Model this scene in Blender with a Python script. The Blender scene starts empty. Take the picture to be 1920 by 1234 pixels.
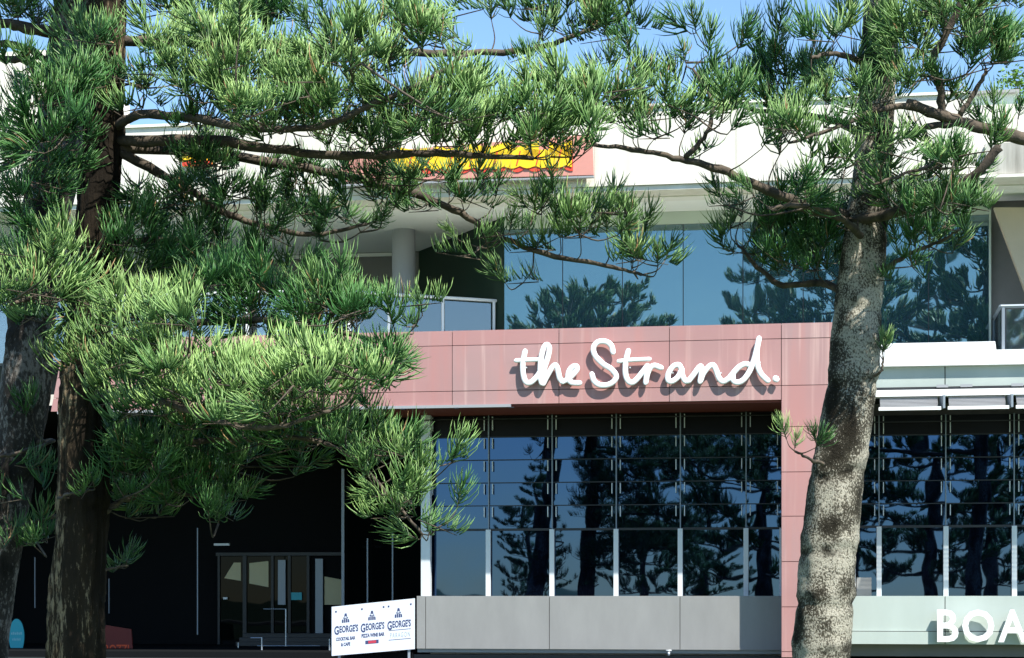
import bpy, bmesh, math, random
import numpy as np
from mathutils import Vector, Matrix

random.seed(7)
rng = np.random.default_rng(11)
SC = bpy.context.scene
COL = SC.collection

# ------------------------------------------------------------ camera, sky, sun, exposure
F = 3583.0            # focal length in pixels of the 1920 px wide photograph
HOR = 1120.0          # row of the horizon
CAMZ = 1.6
cam_d = bpy.data.cameras.new('camera')
cam = bpy.data.objects.new('camera', cam_d)
COL.objects.link(cam)
cam.location = (0, 0, CAMZ)
cam.rotation_euler = (math.radians(90), 0, 0)
cam_d.sensor_width = 36.0
cam_d.lens = 36.0 * F / 1920.0
cam_d.shift_y = (HOR - 617.0) / 1920.0
cam_d.clip_start = 0.2
cam_d.clip_end = 3000
SC.camera = cam

SUN_EL, SUN_AZ = 55.0, 144.2
world = bpy.data.worlds.new('World')
SC.world = world
world.use_nodes = True
wn = world.node_tree.nodes
wl = world.node_tree.links
wn.clear()
wo = wn.new('ShaderNodeOutputWorld')
bg = wn.new('ShaderNodeBackground')
sky = wn.new('ShaderNodeTexSky')
sky.sky_type = 'NISHITA'
sky.sun_disc = False
sky.sun_elevation = math.radians(SUN_EL)
sky.sun_rotation = math.radians(SUN_AZ)
sky.altitude = 0
sky.air_density = 1.0
sky.dust_density = 0.0
sky.ozone_density = 2.0
hs = wn.new('ShaderNodeHueSaturation')
hs.inputs['Saturation'].default_value = 1.12
hs.inputs['Value'].default_value = 1.0
wl.new(sky.outputs[0], hs.inputs['Color'])
wl.new(hs.outputs[0], bg.inputs['Color'])
bg.inputs['Strength'].default_value = 0.12
wl.new(bg.outputs[0], wo.inputs['Surface'])

sd = bpy.data.lights.new('sun', 'SUN')
sun = bpy.data.objects.new('sun', sd)
COL.objects.link(sun)
sd.energy = 5.0
sd.angle = math.radians(0.53)
sd.color = (1.0, 0.96, 0.88)
az, el = math.radians(SUN_AZ), math.radians(SUN_EL)
sdir = Vector((math.sin(az) * math.cos(el), math.cos(az) * math.cos(el), math.sin(el)))
sun.rotation_euler = sdir.to_track_quat('Z', 'Y').to_euler()
sun.location = sdir * 60

SC.render.engine = 'CYCLES'
SC.view_settings.view_transform = 'Standard'
SC.view_settings.look = 'None'
SC.view_settings.gamma = 1
SC.view_settings.exposure = 1.0
SC.view_settings.use_curve_mapping = False
SC.cycles.use_denoising = True
SC.cycles.max_bounces = 6
SC.cycles.diffuse_bounces = 3
SC.cycles.glossy_bounces = 4
SC.cycles.transmission_bounces = 4

# ------------------------------------------------------------ frames
TH = math.atan(0.161)
CT, ST = math.cos(TH), math.sin(TH)
OY = 48.0
ORG = Vector((0, OY, 0))
DU = Vector((CT, -ST, 0))
DV = Vector((ST, CT, 0))
ROT = -TH


def P(px, py, v=0.0):
    """(u, z) on the facade-parallel plane v metres behind the cladding plane."""
    a = (px - 960.0) / F
    b = (HOR - py) / F
    t = (v + OY * CT) / (a * ST + CT)
    return (t * a * CT - (t - OY) * ST, CAMZ + t * b)


def PU(px, v=0.0):
    return P(px, 900, v)[0]


def PZ(px, py, v=0.0):
    return P(px, py, v)[1]


def W(u, v, z):
    return ORG + DU * u + DV * v + Vector((0, 0, z))


def wpt(px, py, y):
    return Vector(((px - 960.0) / F * y, y, CAMZ + (HOR - py) / F * y))


# ------------------------------------------------------------ materials
def mat(name, col=(.5, .5, .5), rough=.6, metal=0.0, spec=.5, vary=0.0, vscale=3.0, stretch=None,
        bump=0.0, bscale=30.0, col2=None):
    m = bpy.data.materials.new(name)
    m.use_nodes = True
    nt = m.node_tree
    n, l = nt.nodes, nt.links
    b = n['Principled BSDF']
    b.inputs['Base Color'].default_value = (*col, 1)
    b.inputs['Roughness'].default_value = rough
    b.inputs['Metallic'].default_value = metal
    b.inputs['Specular IOR Level'].default_value = spec
    tc = n.new('ShaderNodeTexCoord')
    ge = n.new('ShaderNodeNewGeometry')
    if vary or col2:
        mp = n.new('ShaderNodeMapping')
        if stretch:
            mp.inputs['Scale'].default_value = stretch
        l.new(ge.outputs['Position'], mp.inputs['Vector'])
        t = n.new('ShaderNodeTexNoise')
        t.inputs['Scale'].default_value = vscale
        t.inputs['Detail'].default_value = 6
        t.inputs['Roughness'].default_value = .6
        l.new(mp.outputs[0], t.inputs['Vector'])
        r = n.new('ShaderNodeMapRange')
        r.inputs['From Min'].default_value = .3
        r.inputs['From Max'].default_value = .7
        l.new(t.outputs['Fac'], r.inputs['Value'])
        mx = n.new('ShaderNodeMix')
        mx.data_type = 'RGBA'
        c2 = col2 or tuple(max(0, c * (1 - vary)) for c in col)
        mx.inputs['A'].default_value = (*c2, 1)
        mx.inputs['B'].default_value = (*col, 1)
        l.new(r.outputs[0], mx.inputs['Factor'])
        l.new(mx.outputs['Result'], b.inputs['Base Color'])
    if bump:
        t2 = n.new('ShaderNodeTexNoise')
        t2.inputs['Scale'].default_value = bscale
        t2.inputs['Detail'].default_value = 5
        l.new(ge.outputs['Position'], t2.inputs['Vector'])
        bp = n.new('ShaderNodeBump')
        bp.inputs['Strength'].default_value = bump
        bp.inputs['Distance'].default_value = .02
        l.new(t2.outputs['Fac'], bp.inputs['Height'])
        l.new(bp.outputs[0], b.inputs['Normal'])
    return m


def glass(name, tint, base, wob=.02):
    m = bpy.data.materials.new(name)
    m.use_nodes = True
    nt = m.node_tree
    n, l = nt.nodes, nt.links
    n.clear()
    o = n.new('ShaderNodeOutputMaterial')
    g = n.new('ShaderNodeBsdfGlossy')
    g.inputs['Color'].default_value = (*tint, 1)
    g.inputs['Roughness'].default_value = .012
    d = n.new('ShaderNodeBsdfDiffuse')
    d.inputs['Color'].default_value = (*base, 1)
    a = n.new('ShaderNodeAddShader')
    ge = n.new('ShaderNodeNewGeometry')
    t = n.new('ShaderNodeTexNoise')
    t.inputs['Scale'].default_value = .9
    t.inputs['Detail'].default_value = 1
    l.new(ge.outputs['Position'], t.inputs['Vector'])
    bp = n.new('ShaderNodeBump')
    bp.inputs['Strength'].default_value = wob
    bp.inputs['Distance'].default_value = .1
    l.new(t.outputs['Fac'], bp.inputs['Height'])
    l.new(bp.outputs[0], g.inputs['Normal'])
    l.new(g.outputs[0], a.inputs[0])
    l.new(d.outputs[0], a.inputs[1])
    l.new(a.outputs[0], o.inputs['Surface'])
    return m


def clear_glass(name, tint, refl):
    m = bpy.data.materials.new(name)
    m.use_nodes = True
    nt = m.node_tree
    n, l = nt.nodes, nt.links
    n.clear()
    o = n.new('ShaderNodeOutputMaterial')
    g = n.new('ShaderNodeBsdfGlossy')
    g.inputs['Color'].default_value = (.9, .95, 1, 1)
    g.inputs['Roughness'].default_value = .03
    t = n.new('ShaderNodeBsdfTransparent')
    t.inputs['Color'].default_value = (*tint, 1)
    a = n.new('ShaderNodeMixShader')
    a.inputs[0].default_value = refl
    l.new(t.outputs[0], a.inputs[1])
    l.new(g.outputs[0], a.inputs[2])
    l.new(a.outputs[0], o.inputs['Surface'])
    return m


def cladding_mat():
    """Weathered pink cladding: pale vertical runs, faint redder streaks and broad cloudy fading."""
    m = bpy.data.materials.new('pink_cladding')
    m.use_nodes = True
    nt = m.node_tree
    n, l = nt.nodes, nt.links
    b = n['Principled BSDF']
    b.inputs['Roughness'].default_value = .55
    ge = n.new('ShaderNodeNewGeometry')

    def noise(scale, stretch, lo, hi, det=5):
        mp = n.new('ShaderNodeMapping')
        mp.inputs['Scale'].default_value = stretch
        l.new(ge.outputs['Position'], mp.inputs['Vector'])
        t = n.new('ShaderNodeTexNoise')
        t.inputs['Scale'].default_value = scale
        t.inputs['Detail'].default_value = det
        l.new(mp.outputs[0], t.inputs['Vector'])
        r = n.new('ShaderNodeMapRange')
        r.inputs['From Min'].default_value = lo
        r.inputs['From Max'].default_value = hi
        l.new(t.outputs['Fac'], r.inputs['Value'])
        return r.outputs[0]

    def mix(a, bcol, f, k=1.0):
        mx = n.new('ShaderNodeMix')
        mx.data_type = 'RGBA'
        mm = n.new('ShaderNodeMath')
        mm.operation = 'MULTIPLY'
        mm.inputs[1].default_value = k
        l.new(f, mm.inputs[0])
        l.new(mm.outputs[0], mx.inputs['Factor'])
        if isinstance(a, tuple):
            mx.inputs['A'].default_value = (*a, 1)
        else:
            l.new(a, mx.inputs['A'])
        mx.inputs['B'].default_value = (*bcol, 1)
        return mx.outputs['Result']
    c = mix((.44, .245, .235), (.35, .225, .22), noise(.5, (1, 1, 1), .35, .65, 3))
    c = mix(c, (.50, .20, .175), noise(2.2, (1, 1, .07), .5, .72), .6)
    c = mix(c, (.58, .40, .36), noise(7.0, (1, 1, .03), .57, .75, 4), .8)
    c = mix(c, (.30, .16, .155), noise(1.4, (1, 1, .5), .55, .8, 6), .5)
    oi = n.new('ShaderNodeObjectInfo')
    rr = n.new('ShaderNodeMapRange')
    rr.inputs['To Min'].default_value = 0
    rr.inputs['To Max'].default_value = .7
    l.new(oi.outputs['Random'], rr.inputs['Value'])
    c = mix(c, (.40, .19, .18), rr.outputs[0])
    l.new(c, b.inputs['Base Color'])
    return m


def bark_mat(name, dark, mid, pale, speck=(.52, .62), fine=26.0, ridge=1.0):
    m = bpy.data.materials.new(name)
    m.use_nodes = True
    nt = m.node_tree
    n, l = nt.nodes, nt.links
    b = n['Principled BSDF']
    b.inputs['Roughness'].default_value = .9
    b.inputs['Specular IOR Level'].default_value = .15
    ge = n.new('ShaderNodeNewGeometry')
    mp = n.new('ShaderNodeMapping')
    mp.inputs['Scale'].default_value = (1, 1, ridge)
    l.new(ge.outputs['Position'], mp.inputs['Vector'])
    t1 = n.new('ShaderNodeTexNoise')
    t1.inputs['Scale'].default_value = 2.2
    t1.inputs['Detail'].default_value = 5
    l.new(mp.outputs[0], t1.inputs['Vector'])
    t2 = n.new('ShaderNodeTexNoise')
    t2.inputs['Scale'].default_value = fine
    t2.inputs['Detail'].default_value = 6
    t2.inputs['Roughness'].default_value = .7
    l.new(mp.outputs[0], t2.inputs['Vector'])
    r1 = n.new('ShaderNodeMapRange')
    r1.inputs['From Min'].default_value = .36
    r1.inputs['From Max'].default_value = .62
    l.new(t1.outputs['Fac'], r1.inputs['Value'])
    m1 = n.new('ShaderNodeMix')
    m1.data_type = 'RGBA'
    m1.inputs['A'].default_value = (*dark, 1)
    m1.inputs['B'].default_value = (*mid, 1)
    l.new(r1.outputs[0], m1.inputs['Factor'])
    ad = n.new('ShaderNodeMath')
    ad.operation = 'MULTIPLY_ADD'
    ad.inputs[1].default_value = .22
    l.new(r1.outputs[0], ad.inputs[0])
    l.new(t2.outputs['Fac'], ad.inputs[2])
    r2 = n.new('ShaderNodeMapRange')
    r2.inputs['From Min'].default_value = speck[0] + .1
    r2.inputs['From Max'].default_value = speck[1] + .1
    l.new(ad.outputs[0], r2.inputs['Value'])
    m2 = n.new('ShaderNodeMix')
    m2.data_type = 'RGBA'
    l.new(m1.outputs['Result'], m2.inputs['A'])
    m2.inputs['B'].default_value = (*pale, 1)
    l.new(r2.outputs[0], m2.inputs['Factor'])
    sc_ = n.new('ShaderNodeAttribute')
    sc_.attribute_name = 'scar'
    m3 = n.new('ShaderNodeMix')
    m3.data_type = 'RGBA'
    l.new(sc_.outputs['Fac'], m3.inputs['Factor'])
    l.new(m2.outputs['Result'], m3.inputs['A'])
    m3.inputs['B'].default_value = (*[c * .8 for c in dark], 1)
    l.new(m3.outputs['Result'], b.inputs['Base Color'])
    bp = n.new('ShaderNodeBump')
    bp.inputs['Strength'].default_value = 1
    bp.inputs['Distance'].default_value = .035
    l.new(t2.outputs['Fac'], bp.inputs['Height'])
    l.new(bp.outputs[0], b.inputs['Normal'])
    return m


def leaf_mat(name, base=(.012, .055, .014), mid=(.065, .19, .045), young_lit=(.36, .52, .17)):  # young growth tone doubles as painted sunlight; base tone carries painted shade
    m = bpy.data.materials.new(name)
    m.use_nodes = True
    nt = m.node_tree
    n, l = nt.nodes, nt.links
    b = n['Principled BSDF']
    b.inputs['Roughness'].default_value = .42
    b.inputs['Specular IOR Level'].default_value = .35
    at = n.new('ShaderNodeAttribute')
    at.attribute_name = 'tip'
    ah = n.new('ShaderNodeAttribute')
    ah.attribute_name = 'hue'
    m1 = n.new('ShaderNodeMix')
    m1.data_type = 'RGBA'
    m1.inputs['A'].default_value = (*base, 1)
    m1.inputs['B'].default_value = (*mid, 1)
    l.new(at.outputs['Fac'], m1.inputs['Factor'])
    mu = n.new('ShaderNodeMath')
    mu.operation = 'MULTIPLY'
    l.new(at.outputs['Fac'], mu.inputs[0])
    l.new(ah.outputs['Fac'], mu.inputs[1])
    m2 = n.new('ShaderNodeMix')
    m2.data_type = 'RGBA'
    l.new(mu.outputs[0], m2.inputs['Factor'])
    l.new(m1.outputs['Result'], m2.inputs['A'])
    m2.inputs['B'].default_value = (*young_lit, 1)
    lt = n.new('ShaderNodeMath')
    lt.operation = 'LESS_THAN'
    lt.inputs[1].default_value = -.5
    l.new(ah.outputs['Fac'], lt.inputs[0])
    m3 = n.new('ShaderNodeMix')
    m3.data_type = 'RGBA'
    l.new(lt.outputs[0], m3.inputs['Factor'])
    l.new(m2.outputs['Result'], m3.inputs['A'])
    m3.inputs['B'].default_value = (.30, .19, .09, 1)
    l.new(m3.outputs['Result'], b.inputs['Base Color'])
    return m


M = dict(
    pink=cladding_mat(),
    joint=mat('dark_joint', (.03, .02, .02), .9),
    redpaint=mat('dark_red_paint', (.16, .03, .02), .7),
    white=mat('white_render', (.80, .78, .72), .8, vary=.06, vscale=1.2),
    cream=mat('cream_wall', (.76, .73, .66), .8, col2=(.60, .56, .48), vscale=1.6, stretch=(1, 1, .22)),
    stained=mat('stained_wall', (.66, .64, .58), .85, col2=(.22, .21, .18), vscale=2.0, stretch=(1, 1, .1)),
    soffit=mat('pale_soffit', (.86, .87, .82), .8, vary=.04, vscale=1),
    green=mat('pale_green_panel', (.44, .50, .465), .5, vary=.14, vscale=.8, stretch=(1, 1, .3)),
    greenstrip=mat('green_spandrel_glass', (.50, .58, .50), .25, vary=.06, vscale=1),
    grey=mat('warm_grey_panel', (.27, .27, .265), .5, vary=.16, vscale=1.8, stretch=(1, 1, .35)),
    column_dark=mat('dark_bronze_frame', (.014, .018, .02), .5),
    column=mat('grey_column', (.30, .31, .33), .6),
    midgrey=mat('grey_wall', (.19, .19, .185), .8, vary=.1),
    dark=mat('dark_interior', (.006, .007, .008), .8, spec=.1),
    darkpanel=mat('dark_green_panel', (.012, .03, .02), .5, spec=.2),
    metal=mat('pale_metal', (.62, .66, .68), .45, metal=.1),
    lowmetal=mat('dull_aluminium', (.24, .28, .32), .45, metal=.3),
    darkmetal=mat('dark_metal', (.02, .022, .026), .5),
    letter=mat('white_letter', (.86, .86, .86), .4),
    beige=mat('beige_panel', (.55, .45, .33), .7, vary=.1, vscale=1.4),
    beige2=mat('tan_panel', (.66, .52, .37), .7, vary=.12, vscale=1.4),
    awning=mat('awning_slat', (.36, .36, .37), .5, metal=.1),
    up=glass('blue_mirror_glass', (.15, .22, .235), (.014, .034, .048), .04),
    low=glass('dark_tinted_glass', (.030, .064, .135), (.0008, .0012, .003), .03),
    black_pane=mat('matte_black_pane', (.004, .004, .005), .35, spec=.15),
    shopglass=glass('dim_shop_glass', (.005, .006, .007), (.002, .003, .003)),
    rail=clear_glass('balcony_glass', (.80, .88, .90), .22),
    darkrail=clear_glass('grey_balcony_glass', (.55, .60, .60), .14),
    print_navy=mat('navy_print', (.02, .035, .11), .6),
    print_red=mat('red_print', (.35, .02, .05), .6),
    signwhite=mat('sign_board_white', (.50, .54, .62), .5),
    teal=mat('teal_sign', (.02, .38, .45), .5),
    tealtext=mat('teal_sign_text', (.2, .5, .55), .5),
    orange=mat('orange_red_board', (.13, .008, .004), .6),
    orange2=mat('orange_print', (.65, .07, .01), .6),
    salmon=mat('salmon_banner', (.62, .27, .22), .6, vary=.1, vscale=2),
    yellow=mat('yellow_banner', (.90, .58, .01), .5),
    red=mat('red_banner', (.70, .06, .03), .5),
    steel=mat('handrail_steel', (.45, .5, .55), .35, metal=.6),
    creamrefl=mat('cream_reflection', (.60, .55, .34), .8, vary=.06),
    asphalt=mat('asphalt', (.05, .05, .052), .9, vary=.3, vscale=4, bump=.3, bscale=80),
    paving=mat('paving', (.42, .40, .36), .85, vary=.2, vscale=3),
    grass=mat('lawn', (.06, .11, .03), .9, vary=.4, vscale=6),
    mark=mat('road_paint', (.75, .75, .72), .7),
    kerb=mat('kerb_concrete', (.36, .35, .33), .85, vary=.15),
    bark_r=bark_mat('speckled_pine_bark', (.018, .015, .010), (.10, .09, .066), (.45, .42, .34), (.52, .62), 44, .8),
    bark_l=bark_mat('dark_ridged_bark', (.012, .009, .006), (.036, .026, .016), (.27, .205, .125), (.60, .70), 26, .16),  # warm pale flecks paint sun highlights; dark tones deepened in place of shade
    bark_b=bark_mat('grey_smooth_bark', (.015, .013, .011), (.06, .052, .045), (.22, .20, .18), (.54, .66), 22, .5),
    twig=mat('branch_bark', (.13, .10, .07), .9, col2=(.018, .015, .012), vscale=6, bump=.5, bscale=40),
    leaf=leaf_mat('pine_foliage'),
    leaf_dim=leaf_mat('pine_foliage_old', young_lit=(.16, .26, .06)),
    leaf_y=leaf_mat('young_leaves', (.10, .20, .02), (.28, .40, .03), (.55, .62, .05)),
)


# ------------------------------------------------------------ object helpers
def link(name, me, parent=None, loc=None):
    o = bpy.data.objects.new(name, me)
    COL.objects.link(o)
    if parent is not None:
        o.parent = parent
    if loc is not None:
        o.location = loc
    return o


def tag(o, label=None, cat=None, group=None, kind=None):
    if label: o['label'] = label
    if cat: o['category'] = cat
    if group: o['group'] = group
    if kind: o['kind'] = kind
    return o


def empty(name, loc, rz=0.0, label=None, cat=None, group=None):
    o = bpy.data.objects.new(name, None)
    COL.objects.link(o)
    o.empty_display_size = .2
    o.location = loc
    o.rotation_euler = (0, 0, rz)
    o['base'] = (0.0, 0.0, 0.0)
    return tag(o, label, cat, group)


def fthing(name, u, v, z, label, cat, group=None):
    o = empty(name, W(u, v, z), ROT, label, cat, group)
    o['base'] = (u, v, z)
    return o


def base_of(o):
    b = Vector((0, 0, 0))
    while o is not None:
        b += Vector(o['base']) if 'base' in o else Vector(o.location)
        o = o.parent
    return b


def mesh_from(name, vs, fs, material, smooth=False):
    me = bpy.data.meshes.new(name)
    me.from_pydata([tuple(v) for v in vs], [], fs)
    me.materials.append(material)
    me.update()
    if smooth:
        me.polygons.foreach_set('use_smooth', [True] * len(me.polygons))
    return me


def prism(name, parent, pts, v0, v1, material):
    """Polygon in (u, z), facade coordinates, from depth v0 (front) to v1 (back)."""
    ar = sum(pts[i][0] * pts[(i + 1) % len(pts)][1] - pts[(i + 1) % len(pts)][0] * pts[i][1] for i in range(len(pts)))
    if ar < 0:
        pts = pts[::-1]
    b = base_of(parent)
    cu = sum(p[0] for p in pts) / len(pts)
    cz = sum(p[1] for p in pts) / len(pts)
    cv = (v0 + v1) / 2
    n = len(pts)
    vs = [(p[0] - cu, v0 - cv, p[1] - cz) for p in pts] + [(p[0] - cu, v1 - cv, p[1] - cz) for p in pts]
    fs = [tuple(range(n)), tuple(range(2 * n - 1, n - 1, -1))]
    fs += [(i, i + n, (i + 1) % n + n, (i + 1) % n) for i in range(n)]
    return link(name, mesh_from(name, vs, fs, material), parent, Vector((cu, cv, cz)) - b)


_boxes = {}


def bx(name, parent, u0, u1, v0, v1, z0, z1, material):
    if u1 < u0: u0, u1 = u1, u0
    if z1 < z0: z0, z1 = z1, z0
    k = (name, round(u1 - u0, 3), round(v1 - v0, 3), round(z1 - z0, 3), material.name)
    if k not in _boxes:
        a, c, e = (u1 - u0) / 2, (v1 - v0) / 2, (z1 - z0) / 2
        vs = [(x * a, y * c, z * e) for z in (-1, 1) for x, y in ((-1, -1), (1, -1), (1, 1), (-1, 1))]
        fs = [(3, 2, 1, 0), (4, 5, 6, 7), (0, 1, 5, 4), (1, 2, 6, 5), (2, 3, 7, 6), (3, 0, 4, 7)]
        _boxes[k] = mesh_from(name, vs, fs, material)
    b = base_of(parent)
    return link(name, _boxes[k], parent, Vector(((u0 + u1) / 2, (v0 + v1) / 2, (z0 + z1) / 2)) - b)


def tube_data(path, rads, n=8, close=True):
    vs, fs = [], []
    path = [Vector(p) for p in path]
    up = Vector((0, 0, 1))
    prev = None
    for i, p in enumerate(path):
        d = (path[min(i + 1, len(path) - 1)] - path[max(i - 1, 0)])
        if d.length < 1e-6: d = Vector((1, 0, 0))
        d.normalize()
        if prev is None:
            a = d.cross(up if abs(d.z) < .9 else Vector((0, 1, 0))).normalized()
        else:
            a = (prev - d * prev.dot(d)).normalized()
        prev = a
        c = d.cross(a)
        for k in range(n):
            t = 2 * math.pi * k / n
            vs.append(p + (a * math.cos(t) + c * math.sin(t)) * rads[i])
    for i in range(len(path) - 1):
        for k in range(n):
            q = (k + 1) % n
            fs.append((i * n + k, i * n + q, (i + 1) * n + q, (i + 1) * n + k))
    if close:
        fs.append(tuple(range(n))[::-1])
        fs.append(tuple((len(path) - 1) * n + k for k in range(n)))
    return vs, fs


def catmull(pts, per=6):
    pts = [Vector(p) for p in pts]
    if len(pts) < 3:
        return [pts[0].lerp(pts[-1], i / per) for i in range(per + 1)]
    out = []
    q = [pts[0] * 2 - pts[1]] + pts + [pts[-1] * 2 - pts[-2]]
    for i in range(1, len(q) - 2):
        a, b, c, d = q[i - 1], q[i], q[i + 1], q[i + 2]
        for k in range(per):
            t = k / per
            out.append(.5 * ((2 * b) + (c - a) * t + (2 * a - 5 * b + 4 * c - d) * t * t + (3 * b - a - 3 * c + d) * t ** 3))
    out.append(q[-2])
    return out


# ------------------------------------------------------------ the ground
def slab(name, x0, x1, y0, y1, z0, z1, material, kind='structure'):
    vs = [(x, y, z) for z in (z0, z1) for x, y in ((x0, y0), (x1, y0), (x1, y1), (x0, y1))]
    fs = [(3, 2, 1, 0), (4, 5, 6, 7), (0, 1, 5, 4), (1, 2, 6, 5), (2, 3, 7, 6), (3, 0, 4, 7)]
    return tag(link(name, mesh_from(name, vs, fs, material)), kind=kind)


slab('ground', -900, 900, -900, 900, -.4, -.02, M['grass'])
slab('road', -120, 120, 29, 38, -.38, -.24, M['asphalt'])
slab('road', -120, 120, 2, 11, -.3, 0.004, M['asphalt'])
slab('kerb', -120, 120, 38, 38.2, -.38, -.11, M['kerb'])
slab('kerb', -120, 120, 28.8, 29, -.38, .0, M['kerb'])
slab('pavement', -120, 120, 38.2, 70, -.38, -.12, M['paving'])
slab('footpath', -120, 120, -4, 1.8, -.3, .02, M['paving'])
bm_marks = []
for i in range(-20, 20):
    slab('road_marking', i * 6, i * 6 + 3, 33.45, 33.6, -.25, -.234, M['mark'])

# ------------------------------------------------------------ main building
B = fthing('retail_building', PU(800), 0, .12,
           'two-storey building with pink frame, blue mirror windows upstairs and white roof band', 'building')
GAP = .008
ztop = PZ(1000, 617)
zbot = PZ(1000, 757)
zj1 = PZ(1000, 645)
zj2 = PZ(1000, 731)
VB = 1.07      # depth of the grey band behind the cladding
VG = 2.26      # depth of the lower glazing

# pink portal: backing + cladding panels
portal = prism('portal_frame', B, [P(124, 655), (PU(1560), ztop - .02), (PU(1560), zbot), (PU(1468), zbot + .02), P(98, 772)], .05, 2.0, M['joint'])
fu = [None, 250, 450, 650, 848, 1048, 1255, 1465]
zrows = [(zbot, zj2), (zj2, zj1), (zj1, ztop)]
le = P(120, 657)[0], P(95, 772)[0]


def leftu(z):
    k = (z - zbot) / (ztop - zbot)
    return le[1] + (le[0] - le[1]) * k


re_ = PU(1561), PU(1520)   # leaning outer edge of the pillar, top and ground


def rightu(z):
    return re_[1] + (re_[0] - re_[1]) * (z / ztop)


for r, (za, zb) in enumerate(zrows):
    for i in range(7):
        u0a = leftu(za) if i == 0 else PU(fu[i])
        u0b = leftu(zb) if i == 0 else PU(fu[i])
        u1 = PU(fu[i + 1])
        g = GAP
        prism('cladding_panel', portal, [(u0a + g, za + (g if r else 0)), (u1 - g, za + (g if r else 0)), (u1 - g, zb - (g if r < 2 else 0)), (u0b + g, zb - (g if r < 2 else 0))],
              random.uniform(-.004, .004), .048, M['pink'])
upil = PU(1465)
pz = [ztop, zj1, zj2, PZ(1480, 800), PZ(1480, 885), PZ(1480, 968), PZ(1480, 1053), PZ(1480, 1138), PZ(1480, 1222), .12]
pillar = prism('portal_pillar', B, [(upil + .02, zbot - .02), (rightu(zbot) - .03, zbot - .02), (rightu(.12) - .03, .12), (upil + .02, .12)], .05, 1.9, M['redpaint'])
for i in range(len(pz) - 1):
    zb, za = pz[i], pz[i + 1]
    prism('cladding_panel', pillar, [(upil + GAP, za + GAP), (rightu(za), za + GAP), (rightu(zb), zb - GAP * (i > 0)), (upil + GAP, zb - GAP * (i > 0))],
          random.uniform(-.004, .004), .048, M['pink'])
# return faces of the pillar and the red soffit of the portal
bx('reveal_panel', pillar, upil, upil + .02, .05, 2.3, .12, zbot - .02, M['pink'])
bx('soffit_panel', B, PU(690), upil, .06, VG + .2, zbot - .06, zbot - .003, M['redpaint'])
bx('gutter', B, leftu(zbot) + .2, PU(958), -.05, .05, zbot - .075, zbot - .004, M['column'])
for px in (752, 852, 955):
    bx('gutter_bracket', B, PU(px), PU(px + 9), -.07, .04, zbot - .10, zbot - .076, M['darkmetal'])

# lower glazing ----------------------------------------------------------
zs = PZ(1000, 1118, VB)
zt = PZ(1000, 993, VG)


def glazing(parent, cols, rows_px, refpx, ztopg, first_wide=True, skip_first=False):
    rz = [zs - .05] + [PZ(refpx, y, VG) for y in rows_px]
    rz[-1] = ztopg
    n = len(rz) - 1
    for i in range(len(cols) - 1):
        ua, ub = PU(cols[i], VG), PU(cols[i + 1], VG)
        for k in range(n):
            m = M['low'] if k < n - 2 else M['black_pane']  # top two rows are matte black
            o = bx('window_pane', parent, ua + .012, ub - .012, VG, VG + .02, rz[k] + .012, rz[k + 1] - .012, m)
            o.rotation_euler = (math.radians(random.uniform(-.2, .2)), 0, math.radians(random.uniform(-.28, .28)))
        for k in range(1, n):
            t = .03 if k == 1 else .011
            bx('transom', parent, ua + .03, ub - .03, VG - .06, VG - .012, rz[k] - t, rz[k] + t, M['darkmetal'])
    for i in range(len(cols)):
        u = PU(cols[i], VG)
        wide = .062
        if not (i == 0 and skip_first):
            bx('mullion', parent, u - wide, u + wide, VG - .16, VG - .07, zs - .02, rz[1], M['metal'])
            bx('upper_mullion', parent, u - .014, u + .014, VG - .09, VG - .03, rz[1] + .01, ztopg, M['lowmetal'])
        for s in (-1, 1):
            if i == 0 and s < 0: continue
            if i == len(cols) - 1 and s > 0 and first_wide: continue
            for k in range(1, n):
                z1 = rz[k + 1] - .035
                bx('glass_clip', parent, u + s * .11 - .011, u + s * .11 + .011, VG - .13, VG - .07, max(z1 - .27, rz[k] + .02), z1, M['metal'])


main_cols = [805, 917, 1036, 1156, 1276, 1399, 1466]
rows = [993, 948, 905, 862, 819, 785, 755]
glazing(B, main_cols, rows, 1000, zbot - .07, True, True)
# corner column, full height
cb = prism('corner_post', B, [(PU(791, VG - .3), .9), (PU(808, VG - .3), .9), (PU(808, VG - .3), zbot - .07), (PU(791, VG - .3), zbot - .07)], VG - .42, VG - .2, M['metal'])
bx('post_collar', cb, PU(790, VG - .3), PU(809, VG - .3), VG - .43, VG - .19, PZ(800, 790, VG - .3), PZ(800, 788, VG - .3), M['darkmetal'])

# grey band under the glazing
zb0 = PZ(1000, 1217, VB)
ubs = [781, 798, 1030, 1275, 1465]
band = bx('parapet_wall', B, PU(782, VB), upil, VB + .05, VG + .2, zb0 + .01, zs - .015, M['joint'])
for i in range(4):
    ua, ub = PU(ubs[i], VB), PU(ubs[i + 1], VB) if i < 3 else upil + .03
    bx('wall_panel', band, ua + .008, ub - .008, VB, VB + .045, zb0, zs, M['grey'])
bx('sill_cap', B, PU(781, VB), upil + .03, VB + .046, VG - .05, zs - .012, zs + .006, M['grey'])
bx('plinth', B, PU(800, VB), upil, VB + .45, VG + .3, .12, zb0 - .005, M['column'])
bx('drip_ledge', B, PU(781, VB), upil, VB + .12, VB + .4, zb0 - .1, zb0 - .002, M['lowmetal'])
for px, w in ((830, 18), (905, 60), (1060, 30), (1330, 70)):
    bx('plinth_patch', B, PU(px, VB), PU(px + w, VB), VB + .43, VB + .448, .3, zb0 - .12, M['grey'])

# side glazing running back from the corner (left), dark
vL0, vL1 = VG, VG + 4.2
sp = [(PU(792, VG), VG), (PU(738, VG + 1.7), VG + 1.7), (PU(691, VG + 3.0), VG + 3.0), (PU(645, VG + 4.2), VG + 4.2)]
side = fthing  # keep name short


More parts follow.
